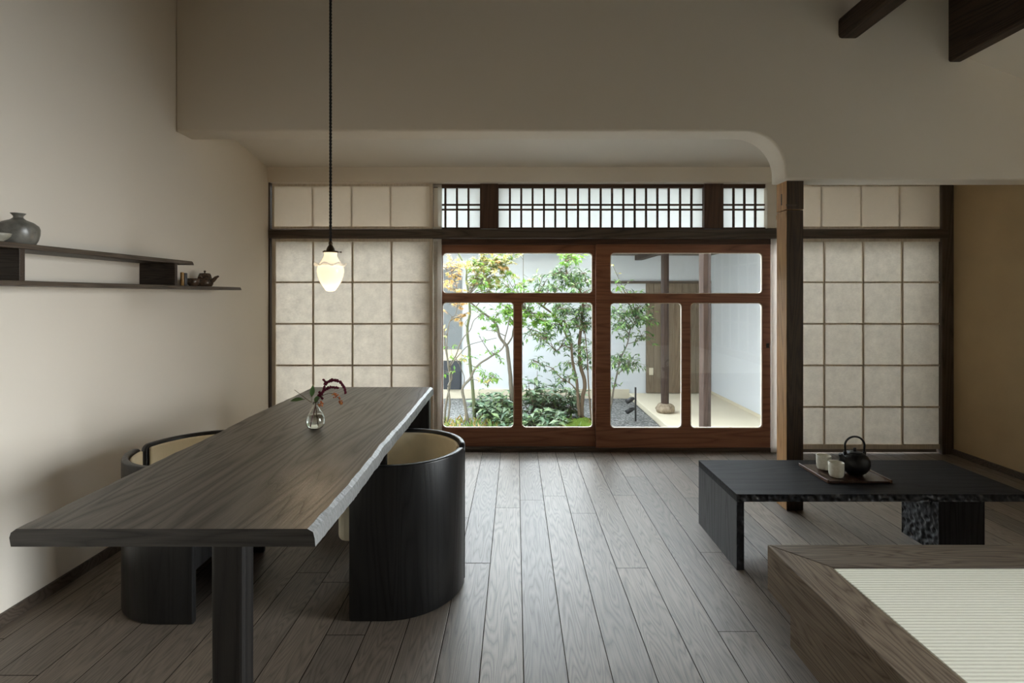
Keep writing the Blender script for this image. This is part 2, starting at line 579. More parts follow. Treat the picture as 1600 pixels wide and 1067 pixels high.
structure(bx('floor', XL - 0.1, XR + 0.1, YN - 0.1, 4.50, -0.12, 0.0, M['floor'], org=(0, 0, 0)), 'grey-brown oak plank floor of the room', 'floor')

bm = bmesh.new()
prof = [(YN - 0.1, -0.1), (4.45, -0.1), (4.45, 2.75), (YH1, 2.75), (YH1, 3.85), (YN - 0.1, 3.85)]
a = [bm.verts.new((XL - 0.12, y, z)) for y, z in prof]
b = [bm.verts.new((XL, y, z)) for y, z in prof]
bm.faces.new(a); bm.faces.new(list(reversed(b)))
for k in range(len(prof)):
    bm.faces.new((a[k], a[(k + 1) % 6], b[(k + 1) % 6], b[k]))
structure(mk('wall_left', bm, M['plaster']), 'warm white plaster wall behind the floating shelf', 'wall')

# right wall, with an added window opening, unseen, for the side lamp
bm = bmesh.new()
WY0, WY1, WZ0, WZ1 = -0.8, 1.9, 0.40, 2.30
for y0, y1, z0, z1 in ((YN - 0.1, WY0, -0.1, 3.6), (WY1, 4.45, -0.1, 3.6), (WY0, WY1, -0.1, WZ0), (WY0, WY1, WZ1, 3.6)):
    box(bm, XR, XR + 0.12, y0, y1, z0, z1)
structure(mk('wall_right', bm, M['juraku']), 'brown earth plaster wall on the right', 'wall')
structure(bx('wall_behind', XL, XR, YN - 0.12, YN, -0.1, 3.95, M['juraku']), 'plaster wall behind the viewer', 'wall')

# dropped wall: higher opening on the left with a rounded corner, lower on the right
zl, zr, xc, rc = 2.316, 2.025, 1.632, 0.245
out = [(XL, zl)]
for k in range(13):
    t_ = math.radians(90 - 90 * k / 12)
    out.append((xc - rc + rc * math.cos(t_), zl - rc + rc * math.sin(t_)))
out += [(xc, zr), (XR, zr), (XR, roof_z(XR) + 0.1), (2.67, roof_z(2.67) + 0.1), (2.66, 3.85), (XL, 3.85)]
structure(mk('wall_partition', plate(out, [], YH0, YH1, 0.012), M['plaster']), 'dropped plaster wall with a rounded opening corner', 'wall')

# sloping roof ceiling over the near room, and the low ceiling of the veranda strip behind the dropped wall
bm = bmesh.new()
pr_ = [(2.655, 2.787), (XR + 0.12, roof_z(XR + 0.12)), (XR + 0.12, roof_z(XR + 0.12) + 0.12), (2.655, 2.907)]
a = [bm.verts.new((x, YN - 0.12, z)) for x, z in pr_]
b = [bm.verts.new((x, YH1, z)) for x, z in pr_]
bm.faces.new(a); bm.faces.new(list(reversed(b)))
for k in range(4):
    bm.faces.new((a[k], a[(k + 1) % 4], b[(k + 1) % 4], b[k]))
structure(mk('ceiling', bm, M['ceiling']), 'sloping pale plaster ceiling right of the large beam', 'ceiling')
bm = bmesh.new()
box(bm, XL - 0.12, 2.66, YN - 0.12, YH1, 3.75, 3.87)
box(bm, 2.66, 2.78, YN - 0.12, YH1, 2.90, 3.87)
structure(mk('ceiling_high', bm, M['dark_boards']), 'high dark timber ceiling over the table', 'ceiling')
bm = bmesh.new()
z1, z0 = 2.383, 2.55
vs = [bm.verts.new(p) for p in ((XL, YH1, z0), (XR, YH1, z0), (XR, YB + 0.02, z1), (XL, YB + 0.02, z1),
                               (XL, YH1, 2.75), (XR, YH1, 2.75), (XR, YB + 0.02, 2.75), (XL, YB + 0.02, 2.75))]
for f in ((0, 1, 2, 3), (4, 7, 6, 5), (0, 4, 5, 1), (1, 5, 6, 2), (2, 6, 7, 3), (3, 7, 4, 0)):
    bm.faces.new([vs[k] for k in f])
structure(mk('ceiling_low', bm, M['ceiling']), 'low sloping ceiling between dropped wall and screens', 'ceiling')
structure(bx('wall_frieze', XL, XR, YB, 4.42, 2.262, 2.75, M['plaster'], bevel=0.003), 'white strip of wall above the transoms', 'wall')

structure(bx('baseboard_left', XL, XL + 0.012, YN, 4.25, 0, 0.05, M['dark_trim']), 'dark baseboard along the left wall', 'baseboard')
structure(bx('baseboard_right', XR - 0.02, XR, 1.0, 4.26, 0, 0.045, M['dark_trim']), 'dark baseboard along the brown wall', 'baseboard')

# dark rails and posts of the screen wall
KY = 4.255
structure(bx('trim_1', XL, 3.60, KY, 4.43, Z(372, KY), Z(358, KY), M['dark_trim'], bevel=0.003), 'dark head rail across the screen wall', 'rail')
structure(bx('trim_2', XL, 3.60, 4.325, 4.46, 0.0, 0.032, M['dark_trim'], bevel=0.003), 'dark floor track under doors and screens', 'sill')
structure(bx('trim_3', XL, X(422.5, 4.27), 4.262, 4.43, 0.0, 2.262, M['dark_trim_z']), 'thin dark jamb at the left wall', 'jamb')
structure(bx('trim_4', X(1471, 4.27), XR, 4.262, 4.43, 0.0, 2.262, M['dark_trim_z']), 'black post at the brown wall corner', 'post')
DY0, DY1 = 4.36, 4.395           # rear door track
structure(bx('trim_5', X(688, 4.36), X(1207, 4.36), 4.325, 4.46, Z(382, 4.34), Z(373, 4.30), M['transom_wood']), 'recessed red-brown head above the glass doors', 'trim')
structure(bx('trim_6', X(1205.5, 4.31), X(1217, 4.31), 4.310, 4.335, 0.0, Z(372, 4.30), M['screen_edge'], bevel=0.002), 'white upright strip beside the right glass door', 'trim')
structure(bx('trim_7', X(750.5, 4.33), X(778.5, 4.33), 4.30, 4.44, Z(357, 4.3), 2.262, M['transom_post'], bevel=0.003), 'dark post between left and middle transoms', 'post')
structure(bx('trim_8', X(1098.5, 4.33), X(1128.5, 4.33), 4.30, 4.44, Z(357, 4.3), 2.262, M['transom_post'], bevel=0.003), 'dark post between middle and right transoms', 'post')
structure(bx('trim_9', X(1197, 4.31), X(1216, 4.31), 4.29, 4.46, Z(357, 4.3), 2.262, M['plaster'], bevel=0.004), 'white upright beside the right transom', 'trim')


# ------------------------------------------------------------------ transoms
def transom(idx, x0, x1, ncol, label, phase=0.0):
    y0, y1 = 4.335, 4.365
    zt, zb = Z(294, y0), Z(355.5, y0)
    r = thing('window_%d' % idx, label, 'window', ((x0 + x1) / 2, y0, zb))
    r['kind'] = 'structure'
    mk('frame', plate([(x0 - 0.012, zb - 0.03), (x1 + 0.012, zb - 0.03), (x1 + 0.012, 2.262), (x0 - 0.012, 2.262)],
                      [[(x0, zb), (x1, zb), (x1, zt), (x0, zt)]], y0 - 0.012, y1, 0.0), M['transom_wood'], r)
    bm = bmesh.new()
    w = (x1 - x0) / ncol
    for k in range(1, ncol):
        xx = x0 + k * w
        box(bm, xx - 0.0085, xx + 0.0085, y0 - 0.006, y0 + 0.008, zb, zt)
    for py in (320, 327.5):
        zz = Z(py, y0)
        box(bm, x0, x1, y0 - 0.004, y0 + 0.0075, zz - 0.0075, zz + 0.0075)
    mk('lattice', bm, M['transom_wood'], r)
    bm = bmesh.new()
    box(bm, x0, x1, y0 + 0.012, y0 + 0.015, zb, zt)
    mk('pane', bm, M['frosted'], r)
    return r


yt = 4.335
transom(1, X(678, yt), X(750, yt), 4, 'left transom with four columns of frosted panes, beside the screen')
transom(2, X(779, yt), X(1098, yt), 18, 'long middle transom with dark lattice over the glass doors')
transom(3, X(1129, yt), X(1197, yt), 4, 'right transom with frosted panes beside the old post')


# ------------------------------------------------------------------ sliding glass doors
def glass_door(idx, y0, y1, xo0, xo1, panes, label):
    zb, zt = 0.034, Z(380, y0)
    r = thing('door_%d' % idx, label, 'door', ((xo0 + xo1) / 2, (y0 + y1) / 2, zb))
    r['kind'] = 'structure'
    holes = [rrect(a, b, c, d, 0.035) for a, b, c, d in panes]
    mk('frame', plate([(xo0, zb), (xo1, zb), (xo1, zt), (xo0, zt)], holes, y0, y1, 0.004), M['door_wood'], r)
    for a, b, c, d in panes:
        bm = bmesh.new()
        ym = (y0 + y1) / 2
        box(bm, a - 0.004, b + 0.004, ym - 0.002, ym + 0.002, c - 0.004, d + 0.004)
        pn = mk('pane', bm, M['pane'], r)
        rim = plate(rrect(a - 0.002, b + 0.002, c - 0.002, d + 0.002, 0.037), [rrect(a + 0.006, b - 0.006, c + 0.006, d - 0.006, 0.03)], ym - 0.009, ym + 0.009)
        tag(mk('glazing_bead', rim, M['screen_frame'], pn), 'pale bead around the pane')
    return r


yd = 4.385
glass_door(1, 4.37, 4.40, X(660, yd), X(948, yd),
           [(X(691.5, yd), X(925.5, yd), Z(458.5, yd), Z(395, yd)),
            (X(691.5, yd), X(803, yd), Z(668, yd), Z(472, yd)),
            (X(815, yd), X(926, yd), Z(668, yd), Z(472, yd))], 'left sliding glass door in red-brown wood, view of trees')
yd = 4.345
d2 = glass_door(2, 4.33, 4.36, X(930.5, yd), X(1205, yd),
                [(X(953, yd), X(1190.5, yd), Z(459, yd), Z(395, yd)),
                 (X(953, yd), X(1065, yd), Z(668.5, yd), Z(473, yd)),
                 (X(1078, yd), X(1190.5, yd), Z(668.5, yd), Z(473, yd))], 'right sliding glass door in red-brown wood, view of garden posts')
bm = bmesh.new()
box(bm, X(1196, yd), X(1200, yd), 4.322, 4.335, Z(543, yd), Z(536, yd))
mk('handle', bm, M['black_metal'], d2, bevel=0.002)


# ------------------------------------------------------------------ paper screens
def screen(name, label, xs, zs, x0, x1, z0, z1, y0, bars, paper_m, group=None, bar_w=0.015, paper_front=False, frame_m='screen_frame'):
    """frame, lattice and paper of one sliding screen; xs / zs are the lattice lines"""
    d = 0.028
    r = thing(name, label, 'paper screen', ((x0 + x1) / 2, y0 + d / 2, z0), group)
    ix0, ix1, iz0, iz1 = bars
    mk('frame', plate([(x0, z0), (x1, z0), (x1, z1), (x0, z1)], [[(ix0, iz0), (ix1, iz0), (ix1, iz1), (ix0, iz1)]], y0, y0 + d, 0.002), M[frame_m], r)
    ya, yb_ = (y0 + 0.0015, y0 + 0.012) if not paper_front else (y0 + 0.0062, y0 + 0.020)
    bm = bmesh.new()
    for zz in zs:
        box(bm, ix0, ix1, ya + 0.0007, yb_ - 0.0007, zz - bar_w / 2, zz + bar_w / 2)
    for xx in xs:
        if not zs:                       # upright bars that touch nothing but the frame: a part each
            bm2 = bmesh.new()
            box(bm2, xx - bar_w / 2, xx + bar_w / 2, ya, yb_, iz0, iz1)
            mk('upright_bar', bm2, M['screen_frame'], r)
        else:
            box(bm, xx - bar_w / 2, xx + bar_w / 2, ya, yb_, iz0, iz1)
    if xs and zs:
        mk('lattice', bm, M['screen_frame'], r)
    else:
        bm.free()
    bm = bmesh.new()
    yp = (yb_ + 0.0005) if not paper_front else (y0 + 0.005)
    box(bm, ix0, ix1, yp, yp + 0.001, iz0, iz1)
    mk('paper', bm, paper_m, r)
    return r


SY = 4.285
zrow = [Z(p, SY) for p in (441, 506, 571, 636)]
zb, zt = 0.036, Z(372.5, SY)
lx = [X(p, SY) for p in (489, 550.5, 611.5)]
# left bay: front screen, the screen stored behind it, and the two small ones above
screen('sliding_screen', 'tall paper screen in front, left of the glass doors, behind the long table', lx, zrow, X(424.5, SY), X(676, SY), zb, zt, SY,
       (X(430, SY), X(671, SY), 0.075, Z(377.5, SY)), M['washi'])
SB = 4.318
screen('sliding_screen', 'narrow pale end of a stored screen showing between the left screen and the glass door', [], [],
       X(664, SB), X(689.8, SB), zb, zt, SB, (X(677, SB), X(683.5, SB), 0.075, Z(377.5, SB)), M['washi'], frame_m='screen_edge')
zu0, zu1 = Z(357.5, SY), Z(287, SY)
screen('transom_screen', 'low paper screen above the dark rail on the left', [X(p, SY) for p in (488, 549, 610)], [], X(424.5, SY), X(676, SY), zu0, zu1, SY,
       (X(428, SY), X(671, SY), zu0 + 0.02, zu1 - 0.02), M['washi_plain'], None, 0.012, True)
screen('transom_screen', 'narrow end of the low screen beside the left transom', [], [], X(664, SB), X(690, SB), zu0, zu1, SB,
       (X(677, SB), X(684, SB), zu0 + 0.02, zu1 - 0.02), M['washi_plain'], None, 0.012, True, 'screen_edge')
# right bay
rx = [X(p, SY) for p in (1288.5, 1349.5, 1410.5)]
screen('sliding_screen', 'tall paper screen right of the old post, behind the low black table', rx, zrow, X(1222, SY), X(1474, SY), zb, zt, SY,
       (X(1228, SY), X(1469.5, SY), 0.075, Z(377.5, SY)), M['washi'])
screen('transom_screen', 'low paper screen above the dark rail, right of the old post', [X(p, SY) for p in (1284, 1346, 1406)], [], X(1220, SY), X(1470.5, SY), zu0, zu1, SY,
       (X(1224, SY), X(1468, SY), zu0 + 0.02, zu1 - 0.02), M['washi_plain'], None, 0.012, True)

# glass window added out of view, lets the side lamp into the room
w4 = thing('window_4', 'unseen window added in the right wall for the fill lamp', 'window', (XR + 0.06, (WY0 + WY1) / 2, WZ0))
w4['kind'] = 'structure'
bm = bmesh.new()
for k in range(9):
    yy = WY0 + (WY1 - WY0) * k / 8
    box(bm, XR + 0.03, XR + 0.05, yy - 0.012, yy + 0.012, WZ0, WZ1)
for k in range(5):
    zz = WZ0 + (WZ1 - WZ0) * k / 4
    box(bm, XR + 0.031, XR + 0.049, WY0, WY1, zz - 0.012, zz + 0.012)
mk('lattice', bm, M['screen_frame'], w4)
bm = bmesh.new()
box(bm, XR + 0.052, XR + 0.054, WY0, WY1, WZ0, WZ1)
mk('pane', bm, M['pane'], w4)

structure(bx('wall_sky_blocker', 4.7, 4.9, -4.0, 4.0, -0.5, 4.5, M['cedar'], org=(4.8, 0, -0.5)), 'unseen boarded wall added outside the side window to block sky light', 'wall')  # unseen, put in to keep sky light out of the side window

# ------------------------------------------------------------------ old post and roof beams
PX0, PX1, PY0, PY1 = 1.662, 1.766, 3.143, 3.265


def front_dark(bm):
    """darker wood on the faces towards the room and the right; paler wood on the rest"""
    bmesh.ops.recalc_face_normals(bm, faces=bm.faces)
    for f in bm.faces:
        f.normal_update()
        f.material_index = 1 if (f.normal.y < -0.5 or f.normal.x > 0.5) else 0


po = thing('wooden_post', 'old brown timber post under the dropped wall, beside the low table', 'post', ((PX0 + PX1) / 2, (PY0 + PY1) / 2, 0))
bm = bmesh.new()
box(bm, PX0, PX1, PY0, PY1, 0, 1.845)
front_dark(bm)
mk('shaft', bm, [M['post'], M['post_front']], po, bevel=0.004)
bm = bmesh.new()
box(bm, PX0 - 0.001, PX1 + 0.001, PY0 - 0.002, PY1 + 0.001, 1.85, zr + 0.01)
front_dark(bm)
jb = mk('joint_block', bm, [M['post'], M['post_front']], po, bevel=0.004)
for bb_ in ((PX0 - 0.003, PX0, PY0 + 0.052, PY0 + 0.062, 1.885, 1.955), (PX0 - 0.003, PX1 - 0.045, PY0 - 0.004, PY0 + 0.001, 1.872, 1.880)):
    bm = bmesh.new()
    box(bm, *bb_)
    mk('mortise', bm, M['dark_trim'], jb)
bm = bmesh.new()
box(bm, PX0 - 0.004, PX0 + 0.001, PY0 + 0.002, PY1 - 0.002, 1.805, 1.83)
mk('repair_strip', bm, M['post'], po)

bm = bmesh.new()
box(bm, 1.953, 2.075, YN, YH0 + 0.03, 2.878, 3.002)
structure(mk('trim_10', bm, M['beam'], None, (2.01, 0, 2.878), 0.02, 2), 'slim dark roof beam meeting the dropped wall', 'beam')
bm = bmesh.new()
box(bm, 2.62, 2.70, YN, YH0 + 0.03, 2.735, 3.20)
mesh_beam = mk('trim_11', bm, M['beam'], None, (2.66, 0, 2.735), 0.012, 2)
structure(mesh_beam, 'large dark roof beam at the upper right', 'beam')

# ------------------------------------------------------------------ courtyard
GZ, WZ = -0.49, -0.40
GB = 9.05                         # far courtyard wall
GXR = 3.44
structure(bx('ground', -9, 12, 4.5, 16, GZ - 0.3, GZ - 0.02, M['concrete'], org=(0, 8, GZ)), 'ground of the courtyard', 'ground')
bm = bmesh.new()
box(bm, -6, 2.0, 6.502, GB, GZ - 0.02, GZ)
tag(bx('bounce_gravel', -3.2, 2.0, 5.352, 6.5, GZ - 0.01, GZ + 0.012, M['bounce_gravel'], org=(0, 6, GZ)), 'unseen white gravel strip added to bounce light just outside the terrace step', 'gravel', None, 'stuff')  # hidden pale strip, added to throw light up at the soffit
tag(mk('gravel_bed', bm, M['gravel'], None, (0, 7, GZ)), 'grey gravel covering the courtyard garden floor', 'gravel', None, 'stuff')
structure(bx('floor_reflector', -3.2, 3.4, 4.47, 5.35, -0.3, -0.10, M['reflector'], bevel=0.01), 'unseen added terrace step outside the glass doors', 'reflector')  # added out of view, reflects sky light onto soffit and low ceiling
structure(bx('floor_walkway', 2.0, GXR, 4.5, GB, GZ, WZ, M['concrete'], bevel=0.01), 'beige concrete walkway along the right courtyard wall', 'walkway')
structure(bx('wall_courtyard_back', -6, GXR + 0.2, GB, GB + 0.2, -0.5, 2.6, M['garden_wall']), 'white wall at the far side of the courtyard', 'wall')
structure(bx('wall_courtyard_plinth', -6, 2.0, GB - 0.03, GB + 0.2, GZ, -0.33, M['concrete']), 'beige plinth under the far white wall', 'plinth')
structure(bx('wall_courtyard_right', GXR, GXR + 0.2, 4.5, GB, -0.36, 2.6, M['garden_wall']), 'white courtyard wall along the walkway', 'wall')
structure(bx('trim_12', GXR - 0.012, GXR, 4.5, GB, WZ, -0.355, M['concrete']), 'concrete foot of the right courtyard wall', 'plinth')
structure(bx('trim_13', 1.6, GXR, GB - 0.04, GB, Z(443, GB), Z(440, GB) + 0.01, M['dark_trim']), 'dark lintel over the boarded door', 'lintel')
structure(bx('wall_courtyard_left', -6.2, -6.0, 4.5, GB, GZ, 2.2, M['garden_wall']), 'courtyard wall at the far left', 'wall')
# roof over the walkway and eave of the far building
bm = bmesh.new()
box(bm, 1.45, GXR + 0.5, 5.8, GB + 0.2, 2.03, 2.10)
structure(mk('ceiling_walkway', bm, M['soffit'], None, (2.4, 7, 2.03)), 'boarded ceiling over the walkway', 'ceiling')
bm = bmesh.new()
v = [bm.verts.new(p) for p in ((-6.4, GB - 0.75, 2.12), (1.4, GB - 0.75, 2.12), (1.4, GB + 2.5, 2.95), (-6.4, GB + 2.5, 2.95),
                              (-6.4, GB - 0.75, 2.2), (1.4, GB - 0.75, 2.2), (1.4, GB + 2.5, 3.05), (-6.4, GB + 2.5, 3.05))]
for f in ((0, 3, 2, 1), (4, 5, 6, 7), (0, 1, 5, 4), (1, 2, 6, 5), (2, 3, 7, 6), (3, 0, 4, 7)):
    bm.faces.new([v[k] for k in f])
structure(mk('roof_far', bm, M['roof'], None, (-2, GB, 2.12)), 'tiled eave of the building across the courtyard', 'roof')
structure(bx('roof_eave', XL - 0.5, XR + 0.5, 4.45, 4.95, 2.45, 2.55, M['soffit']), 'eave above the glass doors', 'roof')

# boarded door, grey door
dr = thing('boarded_door', 'brown vertical-board door at the end of the walkway', 'door', (2.85, GB - 0.02, WZ))
bm = bmesh.new()
dx0, dx1 = X(1010, GB - .05), GXR - 0.02
n = 9
for k in range(n):
    a0 = dx0 + (dx1 - dx0) * k / n
    box(bm, a0 + 0.003, dx0 + (dx1 - dx0) * (k + 1) / n - 0.001, GB - 0.055, GB - 0.03, WZ + 0.012, Z(443, GB))
box(bm, dx0, dx1, GB - 0.035, GB - 0.005, WZ + 0.012, Z(443, GB))
mk('board_panel', bm, M['cedar'], dr)
bm = bmesh.new()
box(bm, X(1014, GB - .05), X(1020.5, GB - .05), GB - 0.06, GB - 0.05, Z(585, GB), Z(574, GB))
mk('pull_plate', bm, M['concrete'], dr)
gd = thing('grey_door', 'dark grey door in the far white wall, behind the leftmost trees', 'door', (-1.2, GB - 0.02, -0.33))
bm = bmesh.new()
gx0, gx1 = -1.75, X(721, GB - .03)
box(bm, gx0, gx1, GB - 0.04, GB - 0.002, 0.38, Z(414, GB))
mk('upper_panel', bm, M['grey_door'], gd)
bm = bmesh.new()
box(bm, gx0, gx1, GB - 0.038, GB - 0.002, 0.18, 0.375)
tag(mk('band', bm, M['concrete'], gd), 'beige band across the door')
bm = bmesh.new()
box(bm, gx0, gx1, GB - 0.036, GB - 0.002, -0.325, 0.175)
box(bm, X(703, GB), gx1 - 0.02, GB - 0.06, GB - 0.03, -0.325, -0.02)
tag(mk('lower_panel', bm, M['dark_door'], gd), 'nearly black lower panel')

# walkway posts and their stones
def garden_post(px, y, w, label, stone_label):
    x = X(px, y)
    st = thing('foundation_stone', stone_label, 'stone', (x, y, WZ))
    bm = bmesh.new()
    bmesh.ops.create_icosphere(bm, subdivisions=3, radius=1.0)
    for vv in bm.verts:
        p = vv.co
        k = 1 + 0.18 * noise.noise(p * 1.7 + Vector((px, 0, 0)))
        vv.co = Vector((x + p.x * 0.135 * k, y + p.y * 0.13 * k, WZ + max(0, min(0.135, (p.z + 0.55) * 0.1 * k))))
        for f in vv.link_faces: f.smooth = True
    mk('boulder', bm, M['stone'], st)
    po = thing('garden_post', label, 'post', (x, y, WZ + 0.12))
    bm = bmesh.new()
    for k in range(1):
        pts = [(x + 0.003 * noise.noise((z * 3, px, 0)), y, z) for z in [WZ + 0.12 + (1.97 - WZ - 0.12) * q / 12 for q in range(13)]]
        tube(bm, pts, w * 0.5, 8)
    for f in bm.faces: f.smooth = False
    mk('shaft', bm, M['garden_post'], po, bevel=0.006)


garden_post(1039, 7.55, 0.118, 'farther slim timber post on a rough stone on the walkway', 'rough brown stone under the farther walkway post')
garden_post(1101.5, 5.6, 0.128, 'nearer timber post of the walkway, cut off by the door rail', 'stone under the nearer walkway post')
structure(bx('trim_14', 2.10, 2.22, 5.2, GB - 0.01, 1.945, 2.03, M['garden_post']), 'eave beam over the walkway posts', 'beam')

# garden spotlights
sp = thing('garden_spotlight', 'black stake with two small spotlights standing in the gravel', 'garden light', (X(993, 7.4), 7.4, GZ))
x, y = X(993, 7.4), 7.4
bm = bmesh.new()
box(bm, x - 0.011, x + 0.011, y - 0.011, y + 0.011, GZ, Z(605, y))
mk('stake', bm, M['black_metal'], sp)
for py0, py1 in ((621, 627), (637, 643)):
    bm = bmesh.new()
    tube(bm, [P(991, py0 + 1, y), P(986, py0 + 3, y), P(979, py1 + 1, y - 0.02)], [0.018, 0.034, 0.034], 12)
    mk('lamp_head', bm, M['black_metal'], sp)


# ------------------------------------------------------------------ plants
def leaf(bm, p, d, nrm, L, W, droop=0.25):
    d = d.normalized()
    s = d.cross(nrm)
    if s.length < 1e-3:
        s = d.cross(Vector((0.3, 0.9, 0.1)))
    s.normalize()
    n = s.cross(d)
    b = bm.verts.new(p)
    m = p + d * L * 0.45
    l = bm.verts.new(m + s * W / 2 + n * W * 0.14)
    r = bm.verts.new(m - s * W / 2 + n * W * 0.14)
    c = bm.verts.new(m - n * W * 0.04)
    t = bm.verts.new(p + d * L - n * L * droop)
    for f in ((b, l, c), (b, c, r), (l, t, c), (c, t, r)):
        bm.faces.new(f)


def star_leaf(bm, p, d, nrm, L):
    """five-lobed maple leaf, one connected mesh"""
    d = d.normalized()
    s = d.cross(nrm)
    if s.length < 1e-3:
        s = d.cross(Vector((0.3, 0.9, 0.1)))
    s.normalize()
    n = s.cross(d)
    c = bm.verts.new(p)
    tips = ((-100, 0.55), (-48, 0.85), (0, 1.0), (48, 0.85), (100, 0.55))
    mids = (-125, -72, -24, 24, 72, 125)
    mv = []
    for k, a in enumerate(mids):
        a = math.radians(a)
        mv.append(bm.verts.new(p + (d * math.cos(a) + s * math.sin(a)) * L * (0.2 if k in (0, 5) else 0.3) - n * L * 0.03))
    for k, (a, l) in enumerate(tips):
        a = math.radians(a)
        tv = bm.verts.new(p + (d * math.cos(a) + s * math.sin(a)) * L * l - n * L * 0.16 * l)
        bm.faces.new((c, mv[k], tv, mv[k + 1]))


def rvec(rn, flat=0.5):
    v = Vector((rn.gauss(0, 1), rn.gauss(0, 1), rn.gauss(0, 1) * flat))
    return v.normalized() if v.length > 1e-6 else Vector((1, 0, 0))


def nearest(p, lines):
    best, bd = None, 1e9
    for ln in lines:
        for q in ln:
            dd = (q - p).length + 0.6 * max(0, q.z - p.z)
            if dd < bd:
                bd, best = dd, q
    return best


def tree(name, label, base, trunks, clusters, bark, group='garden trees beyond the glass doors'):
    """trunks: list of (pixel line with depth, radius at the foot, radius at the tip)
       clusters: (px, py, depth, radius in m, leaves, kind of leaf, leaf length, material)"""
    rn = random.Random(hash_(label))
    r = thing(name, label, 'tree', base, group)
    lines = []
    for pts, r0, r1 in trunks:
        c = curve_pts([P(*p) for p in pts], 6)
        lines.append(c)
        bm = bmesh.new()
        rad = [0.8 * (r0 + (r1 - r0) * k / (len(c) - 1)) for k in range(len(c))]
        c = [p + Vector((noise.noise(p * 9), noise.noise(p * 9 + Vector((9, 0, 0))), 0)) * 0.008 for p in c]
        tube(bm, c, rad, 8)
        mk('trunk', bm, M[bark], r)
    tw = bmesh.new()
    leaves = {}
    for px, py, y, rad, num, kind, L, mat in clusters:
        ctr = P(px, py, y)
        q = nearest(ctr, lines)
        mid = (q + ctr) / 2 + Vector((rn.uniform(-.03, .03), rn.uniform(-.03, .03), 0.03))
        br = curve_pts([q, mid, ctr], 4)
        tube(tw, br, [0.008 - 0.005 * k / (len(br) - 1) for k in range(len(br))], 5, False)
        bm = leaves.setdefault(mat, bmesh.new())
        num = int(num * (1.7 if kind == 'slim' else 1.5))
        rad *= 1.15
        L *= 0.85
        nt = max(3, num // 6)
        for k in range(nt):
            d = rvec(rn, 0.55)
            st = br[rn.randrange(len(br) // 2, len(br))]
            ln = rad * (0.45 + 0.55 * rn.random())
            end = st + d * ln + Vector((0, 0, 0.02))
            tube(tw, [st, (st + end) / 2 + Vector((0, 0, 0.015)), end], [0.003, 0.002, 0.0012], 4, False)
            for j in range(max(1, num // nt)):
                t = 0.3 + 0.7 * rn.random()
                p = st.lerp(end, t)
                dd = (d * 0.6 + rvec(rn, 0.5)).normalized()
                dd.z -= 0.25
                nn = (Vector((0, 0, 1)) + rvec(rn, 1) * 0.55).normalized()
                sz = L * rn.uniform(0.7, 1.2)
                if kind == 'star':
                    star_leaf(bm, p, dd, nn, sz)
                else:
                    leaf(bm, p, dd, nn, sz, sz * (0.38 if kind == 'oval' else 0.33), 0.15)
    if len(tw.verts):
        mk('twigs', tw, M[bark], r)
    else:
        tw.free()
    for mat, bm in leaves.items():
        o = mk('foliage', bm, M[mat], r)
    return r


def hash_(s):
    h = 7
    for ch in s:
        h = (h * 131 + ord(ch)) % 1000003
    return h


def sub(rn, px0, px1, py0, py1, y0, y1, num, rad, leaves, kind, L, mat):
    return [(rn.uniform(px0, px1), rn.uniform(py0, py1), rn.uniform(y0, y1), rad * rn.uniform(0.8, 1.3), leaves, kind, L, mat) for _ in range(num)]


g = random.Random(3)
# leftmost clump with golden leaves
tree('maple_tree', 'many-stemmed maple with golden leaves, leftmost behind the glass', P(703, 655, 7.0),
     [([(694, 660, 7.0), (698, 625, 7.0), (703, 600, 7.0), (701, 575, 7.0), (696, 545, 7.0), (693, 510, 7.0)], 0.020, 0.011),
      ([(698, 668, 6.95), (703, 630, 6.95), (700, 605, 6.98), (706, 590, 7.0), (703, 570, 6.98), (712, 556, 6.9), (722, 530, 6.9), (734, 517, 6.9), (741, 500, 6.9), (756, 490, 6.9)], 0.018, 0.006),
      ([(702, 575, 6.98), (698, 545, 6.95), (702, 505, 6.9), (712, 490, 6.9), (715, 470, 6.9), (711, 440, 6.9), (703, 420, 6.9)], 0.010, 0.005),
      ([(704, 572, 6.98), (716, 556, 7.05), (732, 540, 7.1), (750, 534, 7.1), (776, 528, 7.1)], 0.010, 0.005)],
     sub(g, 690, 722, 412, 462, 6.6, 7.1, 12, 0.20, 15, 'star', 0.07, 'leaf_gold') + sub(g, 692, 725, 474, 500, 6.7, 7.1, 5, 0.14, 12, 'star', 0.07, 'leaf_gold')
     + [(705, 545, 6.9, 0.14, 12, 'oval', 0.09, 'leaf_green'), (700, 525, 6.9, 0.12, 8, 'oval', 0.09, 'leaf_lime'), (716, 568, 6.9, 0.12, 12, 'oval', 0.09, 'leaf_lime'), (702, 586, 6.8, 0.12, 12, 'oval', 0.1, 'leaf_green')], 'bark_grey')
